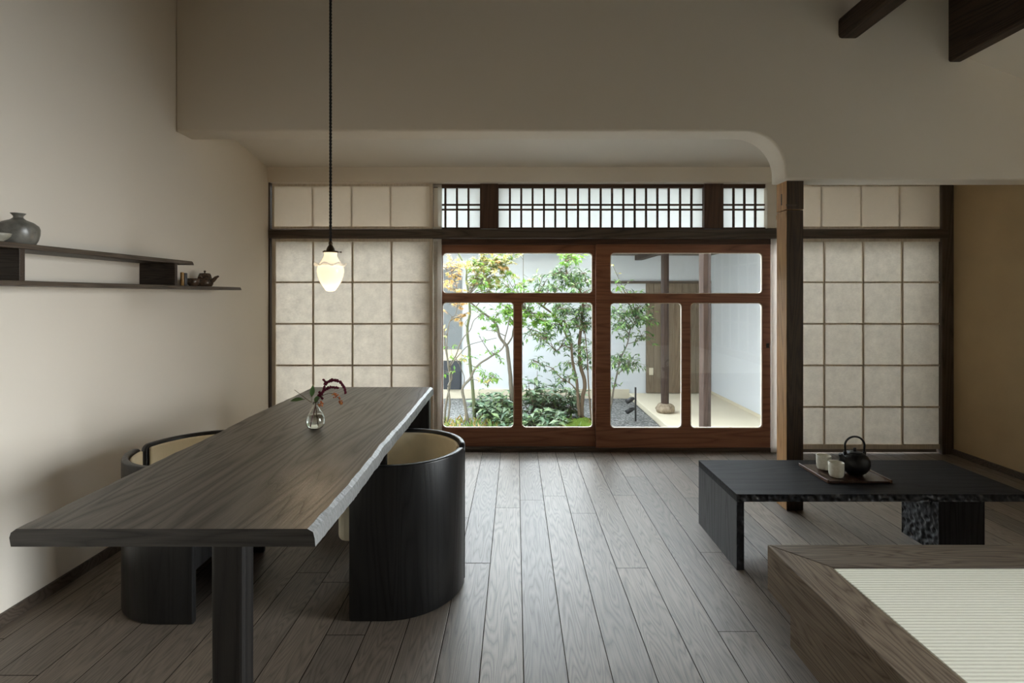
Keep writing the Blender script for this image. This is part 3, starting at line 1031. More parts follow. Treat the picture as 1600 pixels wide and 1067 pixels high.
# slender green-barked maple
tree('maple_tree', 'slender green-stemmed maple with yellow-green crown left of the narrow door rail', P(742, 655, 7.5),
     [([(742, 662, 7.5), (740, 625, 7.5), (736, 582, 7.5), (733, 545, 7.5), (730, 515, 7.5), (734, 490, 7.5), (733, 465, 7.5), (729, 440, 7.5), (729, 422, 7.5), (721, 405, 7.5), (714, 392, 7.5)], 0.034, 0.014),
      ([(729, 422, 7.5), (745, 416, 7.4), (764, 408, 7.35), (785, 402, 7.3)], 0.012, 0.005),
      ([(731, 515, 7.5), (727, 505, 7.45), (731, 498, 7.45)], 0.008, 0.004)],
     sub(g, 735, 800, 398, 425, 6.9, 7.5, 11, 0.18, 20, 'star', 0.085, 'leaf_lime') + sub(g, 730, 800, 425, 462, 6.9, 7.5, 12, 0.17, 18, 'star', 0.08, 'leaf_lime')
     + sub(g, 725, 790, 400, 458, 6.9, 7.5, 6, 0.16, 14, 'star', 0.08, 'leaf_gold') + [(735, 560, 7.4, 0.14, 14, 'oval', 0.09, 'leaf_green'), (744, 575, 7.4, 0.12, 10, 'oval', 0.09, 'leaf_lime')], 'bark_green')
# low forked stem
tree('maple_tree', 'low forked maple with one long arching stem and sparse green leaves', P(731, 660, 6.95),
     [([(732, 667, 6.95), (726, 630, 6.95), (723, 606, 6.95), (736, 590, 6.93), (745, 572, 6.9), (765, 558, 6.88), (784, 545, 6.86), (790, 525, 6.85), (797, 495, 6.85)], 0.030, 0.008),
      ([(724, 604, 6.95), (725, 590, 6.97), (719, 572, 7.0), (711, 556, 7.0)], 0.010, 0.004),
      ([(735, 591, 6.93), (750, 596, 6.8), (762, 603, 6.75)], 0.007, 0.003)],
     [(757, 588, 6.8, 0.20, 26, 'oval', 0.09, 'leaf_green'), (772, 585, 6.8, 0.18, 24, 'oval', 0.09, 'leaf_green'), (766, 593, 6.75, 0.16, 20, 'oval', 0.09, 'leaf_lime'),
      (770, 552, 6.85, 0.12, 12, 'oval', 0.085, 'leaf_green'), (783, 564, 6.85, 0.13, 10, 'oval', 0.085, 'leaf_green'), (758, 516, 6.9, 0.12, 12, 'star', 0.08, 'leaf_green'), (748, 524, 6.9, 0.09, 6, 'oval', 0.08, 'leaf_green')], 'bark_grey')
# leaning trunk with bright leaves
tree('maple_tree', 'leaning maple trunk with bright green leaves on both sides of the narrow door rail', P(801, 640, 7.25),
     [([(802, 645, 7.25), (799, 615, 7.25), (797, 582, 7.25), (793, 550, 7.25), (791, 540, 7.25), (780, 525, 7.25), (776, 508, 7.25), (762, 494, 7.25), (740, 477, 7.25), (728, 462, 7.25)], 0.042, 0.012),
      ([(791, 540, 7.25), (800, 528, 7.2), (804, 510, 7.15), (822, 490, 7.1)], 0.016, 0.008)],
     sub(g, 780, 812, 478, 505, 6.7, 7.1, 7, 0.17, 16, 'star', 0.105, 'leaf_green') + sub(g, 760, 830, 398, 430, 6.8, 7.3, 8, 0.18, 18, 'star', 0.09, 'leaf_lime')
     + sub(g, 760, 835, 430, 462, 6.8, 7.3, 10, 0.18, 18, 'oval', 0.09, 'leaf_green') + sub(g, 740, 790, 472, 500, 6.8, 7.3, 7, 0.15, 14, 'oval', 0.085, 'leaf_green')
     + sub(g, 838, 866, 485, 506, 6.7, 6.9, 5, 0.15, 15, 'star', 0.11, 'leaf_green') + sub(g, 818, 840, 476, 505, 6.8, 7.1, 5, 0.15, 14, 'oval', 0.09, 'leaf_green'), 'bark_grey')
# dense evergreen
ev = [([(909, 652, 7.2), (910, 625, 7.2), (914, 598, 7.2), (907, 570, 7.2), (905, 540, 7.2), (909, 500, 7.2), (909, 460, 7.2), (887, 430, 7.2), (884, 408, 7.2), (886, 394, 7.2)], 0.040, 0.014),
      ([(905, 650, 7.15), (903, 620, 7.15), (900, 590, 7.15), (895, 565, 7.15), (892, 540, 7.15), (880, 515, 7.15), (868, 495, 7.12), (846, 477, 7.1), (838, 473, 7.1)], 0.028, 0.014),
      ([(924, 656, 7.1), (921, 625, 7.1), (919, 590, 7.1), (917, 550, 7.1), (914, 520, 7.1)], 0.016, 0.008),
      ([(902, 612, 7.15), (892, 600, 7.0), (876, 590, 6.9), (862, 575, 6.85), (845, 570, 6.8)], 0.011, 0.005),
      ([(892, 545, 7.15), (880, 540, 7.05), (868, 548, 7.0), (855, 532, 6.95)], 0.010, 0.005),
      ([(894, 565, 7.15), (893, 530, 7.2), (884, 505, 7.25), (879, 490, 7.25)], 0.010, 0.006)]
cl = (sub(g, 850, 924, 420, 462, 6.7, 7.5, 20, 0.16, 22, 'slim', 0.10, 'leaf_dark') + sub(g, 868, 926, 474, 520, 6.7, 7.5, 20, 0.16, 22, 'slim', 0.10, 'leaf_dark')
      + sub(g, 818, 862, 505, 540, 6.7, 7.3, 9, 0.16, 18, 'slim', 0.10, 'leaf_dark') + sub(g, 875, 926, 520, 575, 6.8, 7.5, 11, 0.16, 18, 'slim', 0.10, 'leaf_dark')
      + [(832, 566, 6.8, 0.13, 20, 'slim', 0.10, 'leaf_dark'), (846, 572, 6.8, 0.13, 16, 'slim', 0.09, 'leaf_dark'), (858, 580, 6.85, 0.12, 14, 'slim', 0.09, 'leaf_dark'), (880, 596, 6.9, 0.14, 22, 'slim', 0.10, 'leaf_dark'),
         (892, 592, 7.0, 0.13, 18, 'slim', 0.10, 'leaf_dark'), (868, 548, 7.0, 0.14, 18, 'slim', 0.1, 'leaf_dark')]
      + sub(g, 880, 926, 397, 420, 6.8, 7.4, 7, 0.16, 18, 'oval', 0.10, 'leaf_green') + sub(g, 830, 860, 424, 445, 6.9, 7.3, 5, 0.14, 18, 'slim', 0.09, 'leaf_dark'))
tree('evergreen_tree', 'dense evergreen with several grey trunks left of the wide middle rail', P(908, 645, 7.2), ev, cl, 'bark_brown')
# slim sapling
tree('evergreen_tree', 'slim young evergreen seen through the right door beside the spotlight stake', P(955, 640, 7.0),
     [([(953, 645, 7.0), (957, 618, 7.0), (963, 590, 7.0), (970, 560, 7.0), (981, 535, 7.0), (985, 515, 7.0), (996, 503, 7.0)], 0.018, 0.006),
      ([(965, 585, 7.0), (980, 572, 6.95), (995, 562, 6.9)], 0.007, 0.004), ([(981, 537, 7.0), (1000, 532, 6.95), (1014, 525, 6.9)], 0.006, 0.003),
      ([(945, 655, 7.0), (946, 620, 7.0), (943, 580, 7.0), (941, 540, 7.0)], 0.012, 0.006)],
     sub(g, 952, 1000, 478, 505, 6.7, 7.3, 12, 0.15, 20, 'slim', 0.09, 'leaf_dark') + sub(g, 953, 985, 505, 530, 6.7, 7.3, 7, 0.14, 16, 'slim', 0.09, 'leaf_dark')
     + sub(g, 990, 1024, 488, 506, 6.7, 7.1, 6, 0.14, 18, 'slim', 0.10, 'leaf_dark') + sub(g, 953, 995, 556, 578, 6.7, 7.2, 10, 0.15, 18, 'slim', 0.09, 'leaf_dark')
     + sub(g, 985, 1008, 520, 535, 6.8, 7.1, 3, 0.12, 12, 'slim', 0.09, 'leaf_dark') + sub(g, 952, 975, 590, 605, 6.8, 7.1, 3, 0.10, 8, 'slim', 0.08, 'leaf_dark')
     + [(1018, 538, 6.9, 0.09, 14, 'slim', 0.10, 'leaf_dark'), (960, 440, 6.9, 0.12, 16, 'oval', 0.09, 'leaf_green'), (975, 448, 6.9, 0.14, 22, 'slim', 0.09, 'leaf_dark'), (957, 414, 6.9, 0.06, 8, 'oval', 0.08, 'leaf_lime'), (990, 455, 6.9, 0.12, 16, 'slim', 0.09, 'leaf_dark')], 'bark_grey')


def shrub(label, px, py, y, rad, hgt, num, L):
    rn = random.Random(hash_(label))
    c = P(px, py, y)
    base = Vector((c.x, y, GZ))
    r = thing('leafy_shrub', label, 'shrub', base, 'low shrubs under the garden trees')
    st, lf = bmesh.new(), bmesh.new()
    for k in range(num):
        a = rn.uniform(0, 2 * math.pi)
        rr = rad * math.sqrt(rn.random())
        h = hgt * rn.uniform(0.45, 1.05) * (1 - 0.4 * (rr / rad) ** 2)
        top = base + Vector((math.cos(a) * rr, math.sin(a) * rr * 0.8, h))
        foot = base + Vector((math.cos(a) * rr * 0.35, math.sin(a) * rr * 0.3, 0))
        ln = curve_pts([foot, foot.lerp(top, 0.5) + Vector((0, 0, h * 0.08)), top], 3)
        tube(st, ln, [0.006, 0.0055, 0.005, 0.0045, 0.004, 0.0035, 0.003], 5, False)
        for j in range(9):
            p = ln[rn.randrange(2, len(ln))]
            d = rvec(rn, 0.3)
            d.z += 0.15
            leaf(lf, p, d, (Vector((0, 0, 1)) + rvec(rn, 1) * 0.4).normalized(), L * rn.uniform(0.7, 1.2), L * 0.38, 0.22)
    mk('stems', st, M['bark_brown'], r)
    mk('foliage', lf, M['leaf_shrub'], r)


shrub('tall glossy shrub just right of the narrow door rail, touching the beige plinth', 838, 640, 7.35, 0.28, 0.72, 26, 0.165)
shrub('broad glossy shrub filling the lower part of the pane left of the narrow rail', 783, 655, 7.15, 0.34, 0.46, 34, 0.17)
shrub('rounded glossy shrub in front of the evergreen trunks', 876, 645, 7.5, 0.36, 0.56, 34, 0.165)
shrub('low glossy shrub at the bottom of the pane, right of the narrow rail', 850, 662, 6.85, 0.34, 0.30, 30, 0.165)
shrub('small sparse shrub beside the arching maple stem', 757, 650, 7.6, 0.20, 0.42, 14, 0.165)
shrub('low ground plant at the foot of the narrow rail on the left', 800, 665, 6.85, 0.22, 0.26, 16, 0.165)

for nm, px, y, rx_, ry_, h in (('moss mound beneath the evergreen trunks', 912, 7.0, 0.26, 0.3, 0.12), ('moss mound left of the evergreen, half hidden by shrubs', 878, 6.95, 0.28, 0.28, 0.13),
                               ('low moss mound at the foot of the leftmost maples', 716, 6.78, 0.42, 0.22, 0.07)):
    c = Vector((X(px, y), y, GZ))
    bm = bmesh.new()
    bmesh.ops.create_icosphere(bm, subdivisions=5, radius=1.0)
    for vv in bm.verts:
        p = vv.co.copy()
        k = 1 + 0.2 * noise.noise(p * 2.3 + c) + 0.12 * noise.noise(p * 9) + 0.07 * noise.noise(p * 24)
        vv.co = c + Vector((p.x * rx_ * k, p.y * ry_ * k, max(-0.01, p.z * h * k)))
    tag(mk('moss_mound', bm, M['moss'], None, c, smooth=True), nm, 'moss', 'moss mounds in the courtyard')

# fern-like ground leaves between the stems
bm = bmesh.new()
rn = random.Random(11)
for k in range(380):
    px = rn.choice((rn.uniform(690, 800), rn.uniform(690, 800), rn.uniform(815, 930)))
    y = rn.uniform(6.6, 7.25)
    p = Vector((X(px, y), y, GZ + rn.uniform(0.0, 0.05)))
    leaf(bm, p, Vector((rn.gauss(0, 0.5), rn.gauss(0, 0.5), rn.uniform(0.5, 1.2))), rvec(rn, 0.4), rn.uniform(0.07, 0.16), 0.03, 0.2)
tag(mk('ground_cover', bm, M['grass'], None, (0, 7, GZ)), 'yellow-green ferny ground cover along the bottom of the left door', 'ground cover', None, 'stuff')

# ------------------------------------------------------------------ long dining table
TT, TH = 0.72, 0.046
TY0, TY1 = 1.318, 3.365
dt = thing('dining_table', 'long dark ash table with a live edge, at the left under the lamp', 'table', (-0.93, 2.35, 0))
bm = bmesh.new()
N = 220
rows = []
def live(y, s): return 0.010 * noise.noise((y * 2.1, s * 7.0, 0)) + 0.004 * noise.noise((y * 9.0, s * 3.0, 1.0)) + 0.0022 * noise.noise((y * 31, s, 4))
for k in range(N + 1):
    t = k / N
    y = TY0 + (TY1 - TY0) * t
    xl = -1.304 + (-1.352 + 1.304) * t + live(y, 1) * (0.3 + 0.7 * min(1, 5 * t))
    xr = -0.522 + (-0.548 + 0.522) * t + live(y, 2) * 0.8
    c1 = 0.007 + 0.004 * noise.noise((y * 13, 5, 0))
    c2 = 0.010 + 0.006 * noise.noise((y * 14, 8, 0))
    row = [(xl + 0.004, TT - TH), (xl, TT - TH * 0.5), (xl + 0.004, TT - 0.010), (xl + 0.012 + c1, TT)]
    row += [(xl + (xr - xl) * q, TT) for q in (0.15, 0.35, 0.5, 0.65, 0.85)]
    j1, j2 = (0.0016 * noise.noise((y * 70, 3, 2)), 0.0016 * noise.noise((y * 85, 9, 2)))
    row += [(xr - 0.006 - c2 * 0.6, TT), (xr + 0.002 + j1, TT - 0.006 - c2 * 0.25), (xr + 0.007 + j2, TT - TH * 0.55), (xr + 0.008 + j1, TT - TH)]
    rows.append([bm.verts.new((x, y, z)) for x, z in row])
nr = len(rows[0])
for A, B in zip(rows, rows[1:]):
    for q in range(nr - 1):
        f = bm.faces.new((A[q], A[q + 1], B[q + 1], B[q]))
        f.material_index = 0 if 3 <= q <= 8 else (1 if q > 8 else 2)
        f.smooth = False
    bm.faces.new((A[nr - 1], A[0], B[0], B[nr - 1])).material_index = 2
f = bm.faces.new(list(reversed(rows[0]))); f.material_index = 2
f = bm.faces.new(rows[-1]); f.material_index = 2
mk('tabletop', bm, [M['table'], M['live_edge'], M['table_end']], dt)
bm = bmesh.new()
box(bm, -0.907, -0.808, 1.52, 1.585, 0, TT - TH)
tag(mk('leg', bm, M['table_leg'], dt, bevel=0.012, segs=3), 'narrow black leg near the front end')
bm = bmesh.new()
box(bm, -1.30, -0.556, TY1 - 0.085, TY1 - 0.02, 0, TT - TH)
tag(mk('leg', bm, M['table_leg'], dt, bevel=0.006), 'wide black slab leg at the far end')

# ------------------------------------------------------------------ tub chairs
CR, CH = 0.300, 0.63


def arc_path(R, front, gap, side, n=26):
    """plan of half the tub from the arm front round to the back centre (back towards +x)"""
    pts = [(front, side * R), (front * 0.5, side * R), (0.0, side * R)]
    a1 = math.pi / 2 - gap
    for k in range(1, n + 1):
        a = math.pi / 2 - a1 * k / n
        pts.append((R * math.cos(a), side * R * math.sin(a)))
    return pts


def make_chair(label, loc):
    r = thing('tub_chair', label, 'chair', loc, 'black tub chairs at the long table')
    cx, cy_ = loc[0], loc[1]

    def w(pts): return [(cx + x, cy_ + y) for x, y in pts]
    for side in (-1, 1):
        gp = 0.045
        o_ = arc_path(CR, -0.14, gp, side, 60)
        i_ = arc_path(CR - 0.026, -0.14, gp, side, 60)
        ln = [0.0]
        for p, q in zip(o_, o_[1:]):
            ln.append(ln[-1] + math.hypot(q[0] - p[0], q[1] - p[1]))
        rr = 0.035

        def top(d):                       # the rim rounds down at both ends of each half
            d = min(d, ln[-1] - d)
            return CH if d >= rr else CH - rr + math.sqrt(max(0.0, rr * rr - (rr - d) ** 2))
        O, I = w(o_), w(i_)
        bm = bmesh.new()
        rg = [[bm.verts.new((a_[0], a_[1], 0)), bm.verts.new((a_[0], a_[1], top(d))), bm.verts.new((b_[0], b_[1], top(d))), bm.verts.new((b_[0], b_[1], 0))] for a_, b_, d in zip(O, I, ln)]
        for A, B in zip(rg, rg[1:]):
            for q in range(4):
                bm.faces.new((A[q], A[(q + 1) % 4], B[(q + 1) % 4], B[q])).smooth = True
        bm.faces.new(rg[0]); bm.faces.new(list(reversed(rg[-1])))
        mk('shell', bm, M['chair_wood'], r, bevel=0.007, segs=3, angle=50)
        o2 = arc_path(CR - 0.0265, -0.125, 0.10, side)
        i2 = arc_path(CR - 0.042, -0.125, 0.10, side)
        bm = bmesh.new()
        prism(bm, w(o2 + list(reversed(i2))), 0.25, CH - 0.014)
        tag(mk('lining', bm, M['linen'], r, bevel=0.007, segs=2, angle=40), 'beige linen lining')
    Rc = CR - 0.046
    pl = [(-0.205, Rc), (0, Rc)] + [(Rc * math.cos(math.pi / 2 - math.pi * k / 30), Rc * math.sin(math.pi / 2 - math.pi * k / 30)) for k in range(1, 30)] + [(0, -Rc), (-0.205, -Rc)]
    bm = bmesh.new()
    prism(bm, w(pl), 0.295, 0.445)
    tag(mk('seat_cushion', bm, M['cream'], r, bevel=0.03, segs=4, angle=40), 'cream seat cushion')
    Rb = CR - 0.03
    pl = [(-0.13, Rb), (0, Rb)] + [(Rb * math.cos(math.pi / 2 - math.pi * k / 30), Rb * math.sin(math.pi / 2 - math.pi * k / 30)) for k in range(1, 30)] + [(0, -Rb), (-0.13, -Rb)]
    bm = bmesh.new()
    prism(bm, w(pl), 0.20, 0.2945)
    mk('seat_base', bm, M['chair_wood'], r, bevel=0.005)
    return r


ch = make_chair('black tub chair right of the long table, its back to the open floor', (-0.537, 2.372, 0))
dup(ch, (-1.435, 2.352, 0), math.pi, 'black tub chair between the long table and the left wall')

# ------------------------------------------------------------------ pendant lamp
ly = 2.55
lx_ = X(516.5, ly)
zb_ = Z(455, ly)
lamp = thing('pendant_lamp', 'lit opal glass pendant lamp hanging over the long table', 'lamp', (lx_, ly, zb_))
t = NT('opal_glass_lit')
t.bsdf(Base_Color=(0.9, 0.85, 0.75), Roughness=0.15, Emission_Color=(1.0, 0.80, 0.53), Emission_Strength=0.5)
M['opal'] = t.m
t = NT('opal_rim')
t.bsdf(Base_Color=(0.95, 0.9, 0.8), Roughness=0.12, Emission_Color=(1.0, 0.82, 0.58), Emission_Strength=0.2)
M['opal_rim'] = t.m
bm = bmesh.new()
k_ = 1.0
prof_s = [(0, 0), (0.014, 0.0003), (0.022, 0.004), (0.036, 0.022), (0.050, 0.046), (0.060, 0.072), (0.0645, 0.096), (0.064, 0.110), (0.060, 0.124), (0.052, 0.138), (0.043, 0.152), (0.036, 0.165),
          (0.031, 0.176), (0.0305, 0.184), (0.033, 0.192), (0.034, 0.197), (0.030, 0.197), (0.0, 0.196)]
lathe(bm, prof_s, (lx_, ly, zb_), 48)
mk('lamp_shade', bm, M['opal'], lamp)
bm = bmesh.new()
n = 96
rings = []
for q in range(n):
    a = 2 * math.pi * q / n
    wv = math.sin(a * 7)
    rr = 0.077 + 0.003 * math.sin(a * 7 + 1)
    zc = zb_ + 0.130 + 0.006 * wv
    rings.append([bm.verts.new((lx_ + rad * math.cos(a), ly + rad * math.sin(a), zz)) for rad, zz in ((0.057, zb_ + 0.127), (rr - 0.006, zc - 0.001), (rr, zc + 0.003), (rr - 0.004, zc + 0.007), (0.057, zb_ + 0.131))])
for q in range(n):
    A, B = rings[q], rings[(q + 1) % n]
    for k in range(4):
        bm.faces.new((A[k], B[k], B[k + 1], A[k + 1])).smooth = True
tag(mk('frill', bm, M['opal_rim'], lamp), 'wavy glass collar round the shade')
bm = bmesh.new()
lathe(bm, [(0.034, 0.192), (0.0375, 0.193), (0.0375, 0.199), (0.028, 0.201), (0.022, 0.203), (0.020, 0.206), (0.018, 0.214), (0.011, 0.226), (0.0085, 0.230), (0.0095, 0.236), (0.0095, 0.241), (0.006, 0.249), (0.003, 0.252), (0, 0.252)], (lx_, ly, zb_), 28)
sk = mk('socket', bm, M['bronze'], lamp)
for a in (0.3, 2.4, 4.5):
    bm = bmesh.new()
    d = Vector((math.cos(a), math.sin(a), 0))
    c0 = Vector((lx_, ly, zb_ + 0.196))
    tube(bm, [c0 + d * 0.034, c0 + d * 0.046, c0 + d * 0.0461, c0 + d * 0.052], [0.0018, 0.0018, 0.004, 0.004], 8)
    mk('thumb_screw', bm, M['bronze'], sk)
bm = bmesh.new()
for ph in (0, math.pi):
    pts = []
    zt_ = roof_z(lx_) - 0.002
    zz = zb_ + 0.25
    while zz < zt_:
        a = ph + (zz - zb_) * 2 * math.pi / 0.034
        pts.append((lx_ + 0.0034 * math.cos(a), ly + 0.0034 * math.sin(a), zz))
        zz += 0.0055
    pts.append((lx_, ly, zt_))
    tube(bm, pts, 0.0042, 6)
mk('cord', bm, M['cord'], lamp)
bm = bmesh.new()
tube(bm, [(lx_, ly, roof_z(lx_) - 0.03), (lx_, ly, roof_z(lx_) + 0.005)], 0.045, 24)
mk('ceiling_rose', bm, M['bronze'], lamp)
ld = bpy.data.lights.new('lamp_bulb', 'POINT')
ld.energy = 1.5
ld.color = (1.0, 0.72, 0.42)
ld.shadow_soft_size = 0.05
lo = bpy.data.objects.new('lamp_bulb', ld)
lo.location = (lx_, ly, zb_ - 0.06)
C.objects.link(lo)
ORG[lo.name] = Vector(lo.location)

# ------------------------------------------------------------------ glass vase with sprigs
vy = 2.306
vx = X(493, vy)
va = thing('bud_vase', 'small clear glass bud vase of water on the long table', 'vase', (vx, vy, TT))
t = NT('clear_vase_glass')
t.surf(t.n('ShaderNodeBsdfGlass', {'Color': (0.98, 0.99, 0.98), 'Roughness': 0.0, 'IOR': 1.45}).outputs[0])
M['glass'] = t.m
t = NT('water')
t.surf(t.n('ShaderNodeBsdfGlass', {'Color': (0.97, 0.98, 0.97), 'Roughness': 0.0, 'IOR': 1.33}).outputs[0])
M['water'] = t.m
outp = [(0, 0.0), (0.020, 0.0005), (0.031, 0.007), (0.0395, 0.021), (0.0415, 0.036), (0.038, 0.054), (0.029, 0.074), (0.018, 0.091), (0.0115, 0.103), (0.010, 0.110), (0.0125, 0.119), (0.014, 0.121)]
inp = [(max(0, r_ - 0.0022), z_) for r_, z_ in outp[2:]]
inp = [(0.0122, 0.1205)] + list(reversed(inp[:-1])) + [(0.022, 0.0042), (0, 0.0035)]
bm = bmesh.new()
lathe(bm, outp + inp, (vx, vy, TT + 0.0005), 36)
mk('glass_body', bm, M['glass'], va)
bm = bmesh.new()
lathe(bm, [(0, 0.0046), (0.0215, 0.0050), (0.0282, 0.0085), (0.0366, 0.0215), (0.0386, 0.036), (0.0352, 0.0535), (0.0300, 0.064), (0, 0.064)], (vx, vy, TT + 0.0005), 36)
mk('water', bm, M['water'], va)

amar = plain('amaranth_red', (0.11, 0.012, 0.028), 0.8, 0, 0.2, 0.8, 120)
stem_m = plain('sprig_stem', (0.10, 0.06, 0.03), 0.7)
berry = leaf_mat('orange_berries', [(0.50, 0.14, 0.02), (0.30, 0.05, 0.02), (0.62, 0.28, 0.05)], 0.05)
vleaf = leaf_mat('vase_leaves', [(0.05, 0.10, 0.03), (0.09, 0.16, 0.05)], 0.25)


def V(px, py, dy=0.0): return P(px, py, vy + dy)


rn = random.Random(21)
am = thing('amaranth_sprig', 'drooping dark red amaranth sprig in the glass vase', 'flower', (vx, vy, TT + 0.02))
bm = bmesh.new()
s0 = Vector((vx - 0.016, vy, TT + 0.018))
nk = Vector((vx, vy, TT + 0.108))
main = curve_pts([s0, nk, V(502, 615), V(507, 602), V(510, 596)], 5)
tube(bm, main, 0.0017, 6)
mk('stem', bm, amar, am)
bm = bmesh.new()
def plume(pts, r0, r1, den):
    c = curve_pts(pts, 10)
    for k, p in enumerate(c):
        t_ = k / (len(c) - 1)
        rr = r0 + (r1 - r0) * t_
        for q in range(den):
            o_ = rvec(rn, 1) * rr * rn.uniform(0.3, 1)
            s = rn.uniform(0.0018, 0.0032)
            m_ = Matrix.Translation(p + o_ * 1.25) @ Matrix.Diagonal((s * 1.1, s * 1.1, s * 1.4, 1))
            bmesh.ops.create_icosphere(bm, subdivisions=1, radius=1.0, matrix=m_)
plume([V(508, 601), V(514, 596), V(524, 594), V(533, 598), V(538, 606), V(540, 614)], 0.006, 0.0035, 6)
plume([V(502, 616), V(508, 609), V(516, 605), V(528, 606)], 0.006, 0.004, 6)
plume([V(498, 618), V(503, 614), V(507, 604)], 0.004, 0.004, 5)
plume([V(505, 593), V(510, 597), V(519, 592)], 0.003, 0.002, 4)
plume([V(499, 612), V(501, 619), V(504, 623)], 0.004, 0.003, 3)
mk('flower_plume', bm, amar, am)

be = thing('berry_sprig', 'arching sprig with orange berry clusters in the glass vase', 'flower', (vx, vy, TT + 0.02))
bm = bmesh.new()
tube(bm, curve_pts([Vector((vx + 0.012, vy - 0.006, TT + 0.02)), nk + Vector((0.002, -0.002, 0)), V(502, 620, -.01), V(511, 615.5, -.015), V(518, 614.5, -.02), V(524, 618, -.02), V(531, 624, -.02), V(533, 630, -.02)], 5), 0.0012, 6)
tube(bm, [nk, V(499, 629, -.02), V(501, 631, -.03)], 0.0011, 6)
mk('stem', bm, stem_m, be)
bm = bmesh.new()
for (px, py, dy, rr, num) in ((523.5, 617.5, -.02, 0.0135, 26), (533, 629, -.02, 0.011, 20), (531, 622, -.02, 0.005, 5), (501, 631, -.03, 0.0135, 26)):
    c0 = V(px, py, dy)
    for q in range(num):
        s = rn.uniform(0.0026, 0.0036)
        bmesh.ops.create_icosphere(bm, subdivisions=2, radius=s, matrix=Matrix.Translation(c0 + rvec(rn, 1) * rr * rn.uniform(0.4, 1)))
for f in bm.faces: f.smooth = True
mk('berries', bm, berry, be)

le = thing('leafy_sprig', 'sprig with three green leaves and a bare twig in the glass vase', 'flower', (vx, vy, TT + 0.02))
bm = bmesh.new()
tube(bm, curve_pts([Vector((vx + 0.004, vy + 0.008, TT + 0.02)), nk + Vector((-0.001, 0.002, 0)), V(484, 627, .01), V(472, 618), V(460, 609)], 5), [0.0014] * 10 + [0.0012] * 11, 6)
tube(bm, [V(487, 629), V(487.5, 622), V(489, 612)], 0.001, 5)
tube(bm, [V(478, 622, .005), V(474, 624.5, .0)], 0.001, 5)
tube(bm, [V(491, 630), V(493, 626)], 0.001, 5)
mk('stem', bm, stem_m, le)
for a_, b_, nrm, w_ in (((474.5, 624), (453.5, 626.5), Vector((0.1, -0.6, 0.8)), 0.024), ((487, 620), (489, 601.5), Vector((0.35, -0.9, 0.1)), 0.021), ((492, 629), (499, 617), Vector((0.2, -0.85, 0.45)), 0.02)):
    bm = bmesh.new()
    p0, p1 = V(*a_), V(*b_)
    d = p1 - p0
    s = d.cross(nrm).normalized()
    n_ = s.cross(d).normalized()
    ws = (0.05, 0.6, 0.95, 1.0, 0.85, 0.5, 0.03)
    rows = []
    for k, ww in enumerate(ws):
        t_ = k / (len(ws) - 1)
        c0 = p0 + d * t_ + n_ * 0.004 * math.sin(math.pi * t_)
        rows.append([bm.verts.new(c0 + s * ww * w_ / 2 + n_ * ww * 0.002), bm.verts.new(c0 - n_ * ww * 0.001), bm.verts.new(c0 - s * ww * w_ / 2 + n_ * ww * 0.002)])
    for A, B in zip(rows, rows[1:]):
        for q in (0, 1):
            bm.faces.new((A[q], A[q + 1], B[q + 1], B[q])).smooth = True
    mk('leaf', bm, vleaf, le)

# ------------------------------------------------------------------ wall shelf
XF = -1.862
sh = thing('wall_shelf', 'two-tier dark walnut shelf floating on the left wall', 'shelf', (XL, 2.3, 1.357))


def board(y0, y1, z0, z1, name):
    bm = bmesh.new()
    # far end sloped towards the tip, near end square
    prof_ = [(y0, z0), (y1, z0), (y1 - 0.012, z1 - 0.003), (y1 - 0.022, z1), (y0, z1)]
    a_ = [bm.verts.new((XL + 0.001, y, z)) for y, z in prof_]
    b_ = [bm.verts.new((XF, y, z)) for y, z in prof_]
    bm.faces.new(a_); bm.faces.new(list(reversed(b_)))
    for k in range(5):
        bm.faces.new((a_[k], a_[(k + 1) % 5], b_[(k + 1) % 5], b_[k]))
    mk(name, bm, M['shelf'], sh, bevel=0.002)


ZS0, ZS1 = 1.358, 1.377
ZU0, ZU1 = 1.497, 1.518
board(1.35, 3.48, ZS0, ZS1, 'lower_board')
board(1.20, 2.965, ZU0, ZU1, 'upper_board')
for y0 in (1.923, 2.80):
    bm = bmesh.new()
    box(bm, XL + 0.001, XF - 0.003, y0, y0 + 0.023, ZS1, ZU0)
    mk('divider', bm, M['shelf_x'], sh, bevel=0.0015)


def pot(name, label, cat, mat, prof, px, y, z, x=-1.95, group=None):
    xx = X(px, y) if px is not None else x
    bm = bmesh.new()
    lathe(bm, prof, (xx, y, z), 40, 0.02)
    o = mk(name, bm, mat, None, (xx, y, z))
    return tag(o, label, cat, group)


ash = glaze_mat('ash_glaze', (0.09, 0.085, 0.07), (0.20, 0.19, 0.165), 16, 0.3)
celadon = glaze_mat('pale_glaze', (0.28, 0.26, 0.20), (0.45, 0.43, 0.36), 22, 0.2)
bronze_pot = glaze_mat('patterned_bronze', (0.035, 0.03, 0.022), (0.14, 0.085, 0.055), 60, 0.25)
dark_pot = glaze_mat('slate_glaze', (0.045, 0.045, 0.05), (0.09, 0.09, 0.10), 30, 0.45)
amber = glaze_mat('amber_glaze', (0.30, 0.16, 0.05), (0.50, 0.30, 0.11), 40, 0.3)
pot('ceramic_vase', 'round grey stoneware vase with a narrow neck on the upper shelf', 'vase', ash,
    [(0, 0.001), (0.046, 0.001), (0.052, 0.004), (0.059, 0.020), (0.0635, 0.042), (0.0645, 0.062), (0.061, 0.076), (0.046, 0.089), (0.024, 0.098), (0.0155, 0.106), (0.015, 0.113), (0.0225, 0.122), (0.0235, 0.1235), (0.020, 0.1235), (0.011, 0.113), (0, 0.110)], 28.5, 2.0, ZU1)
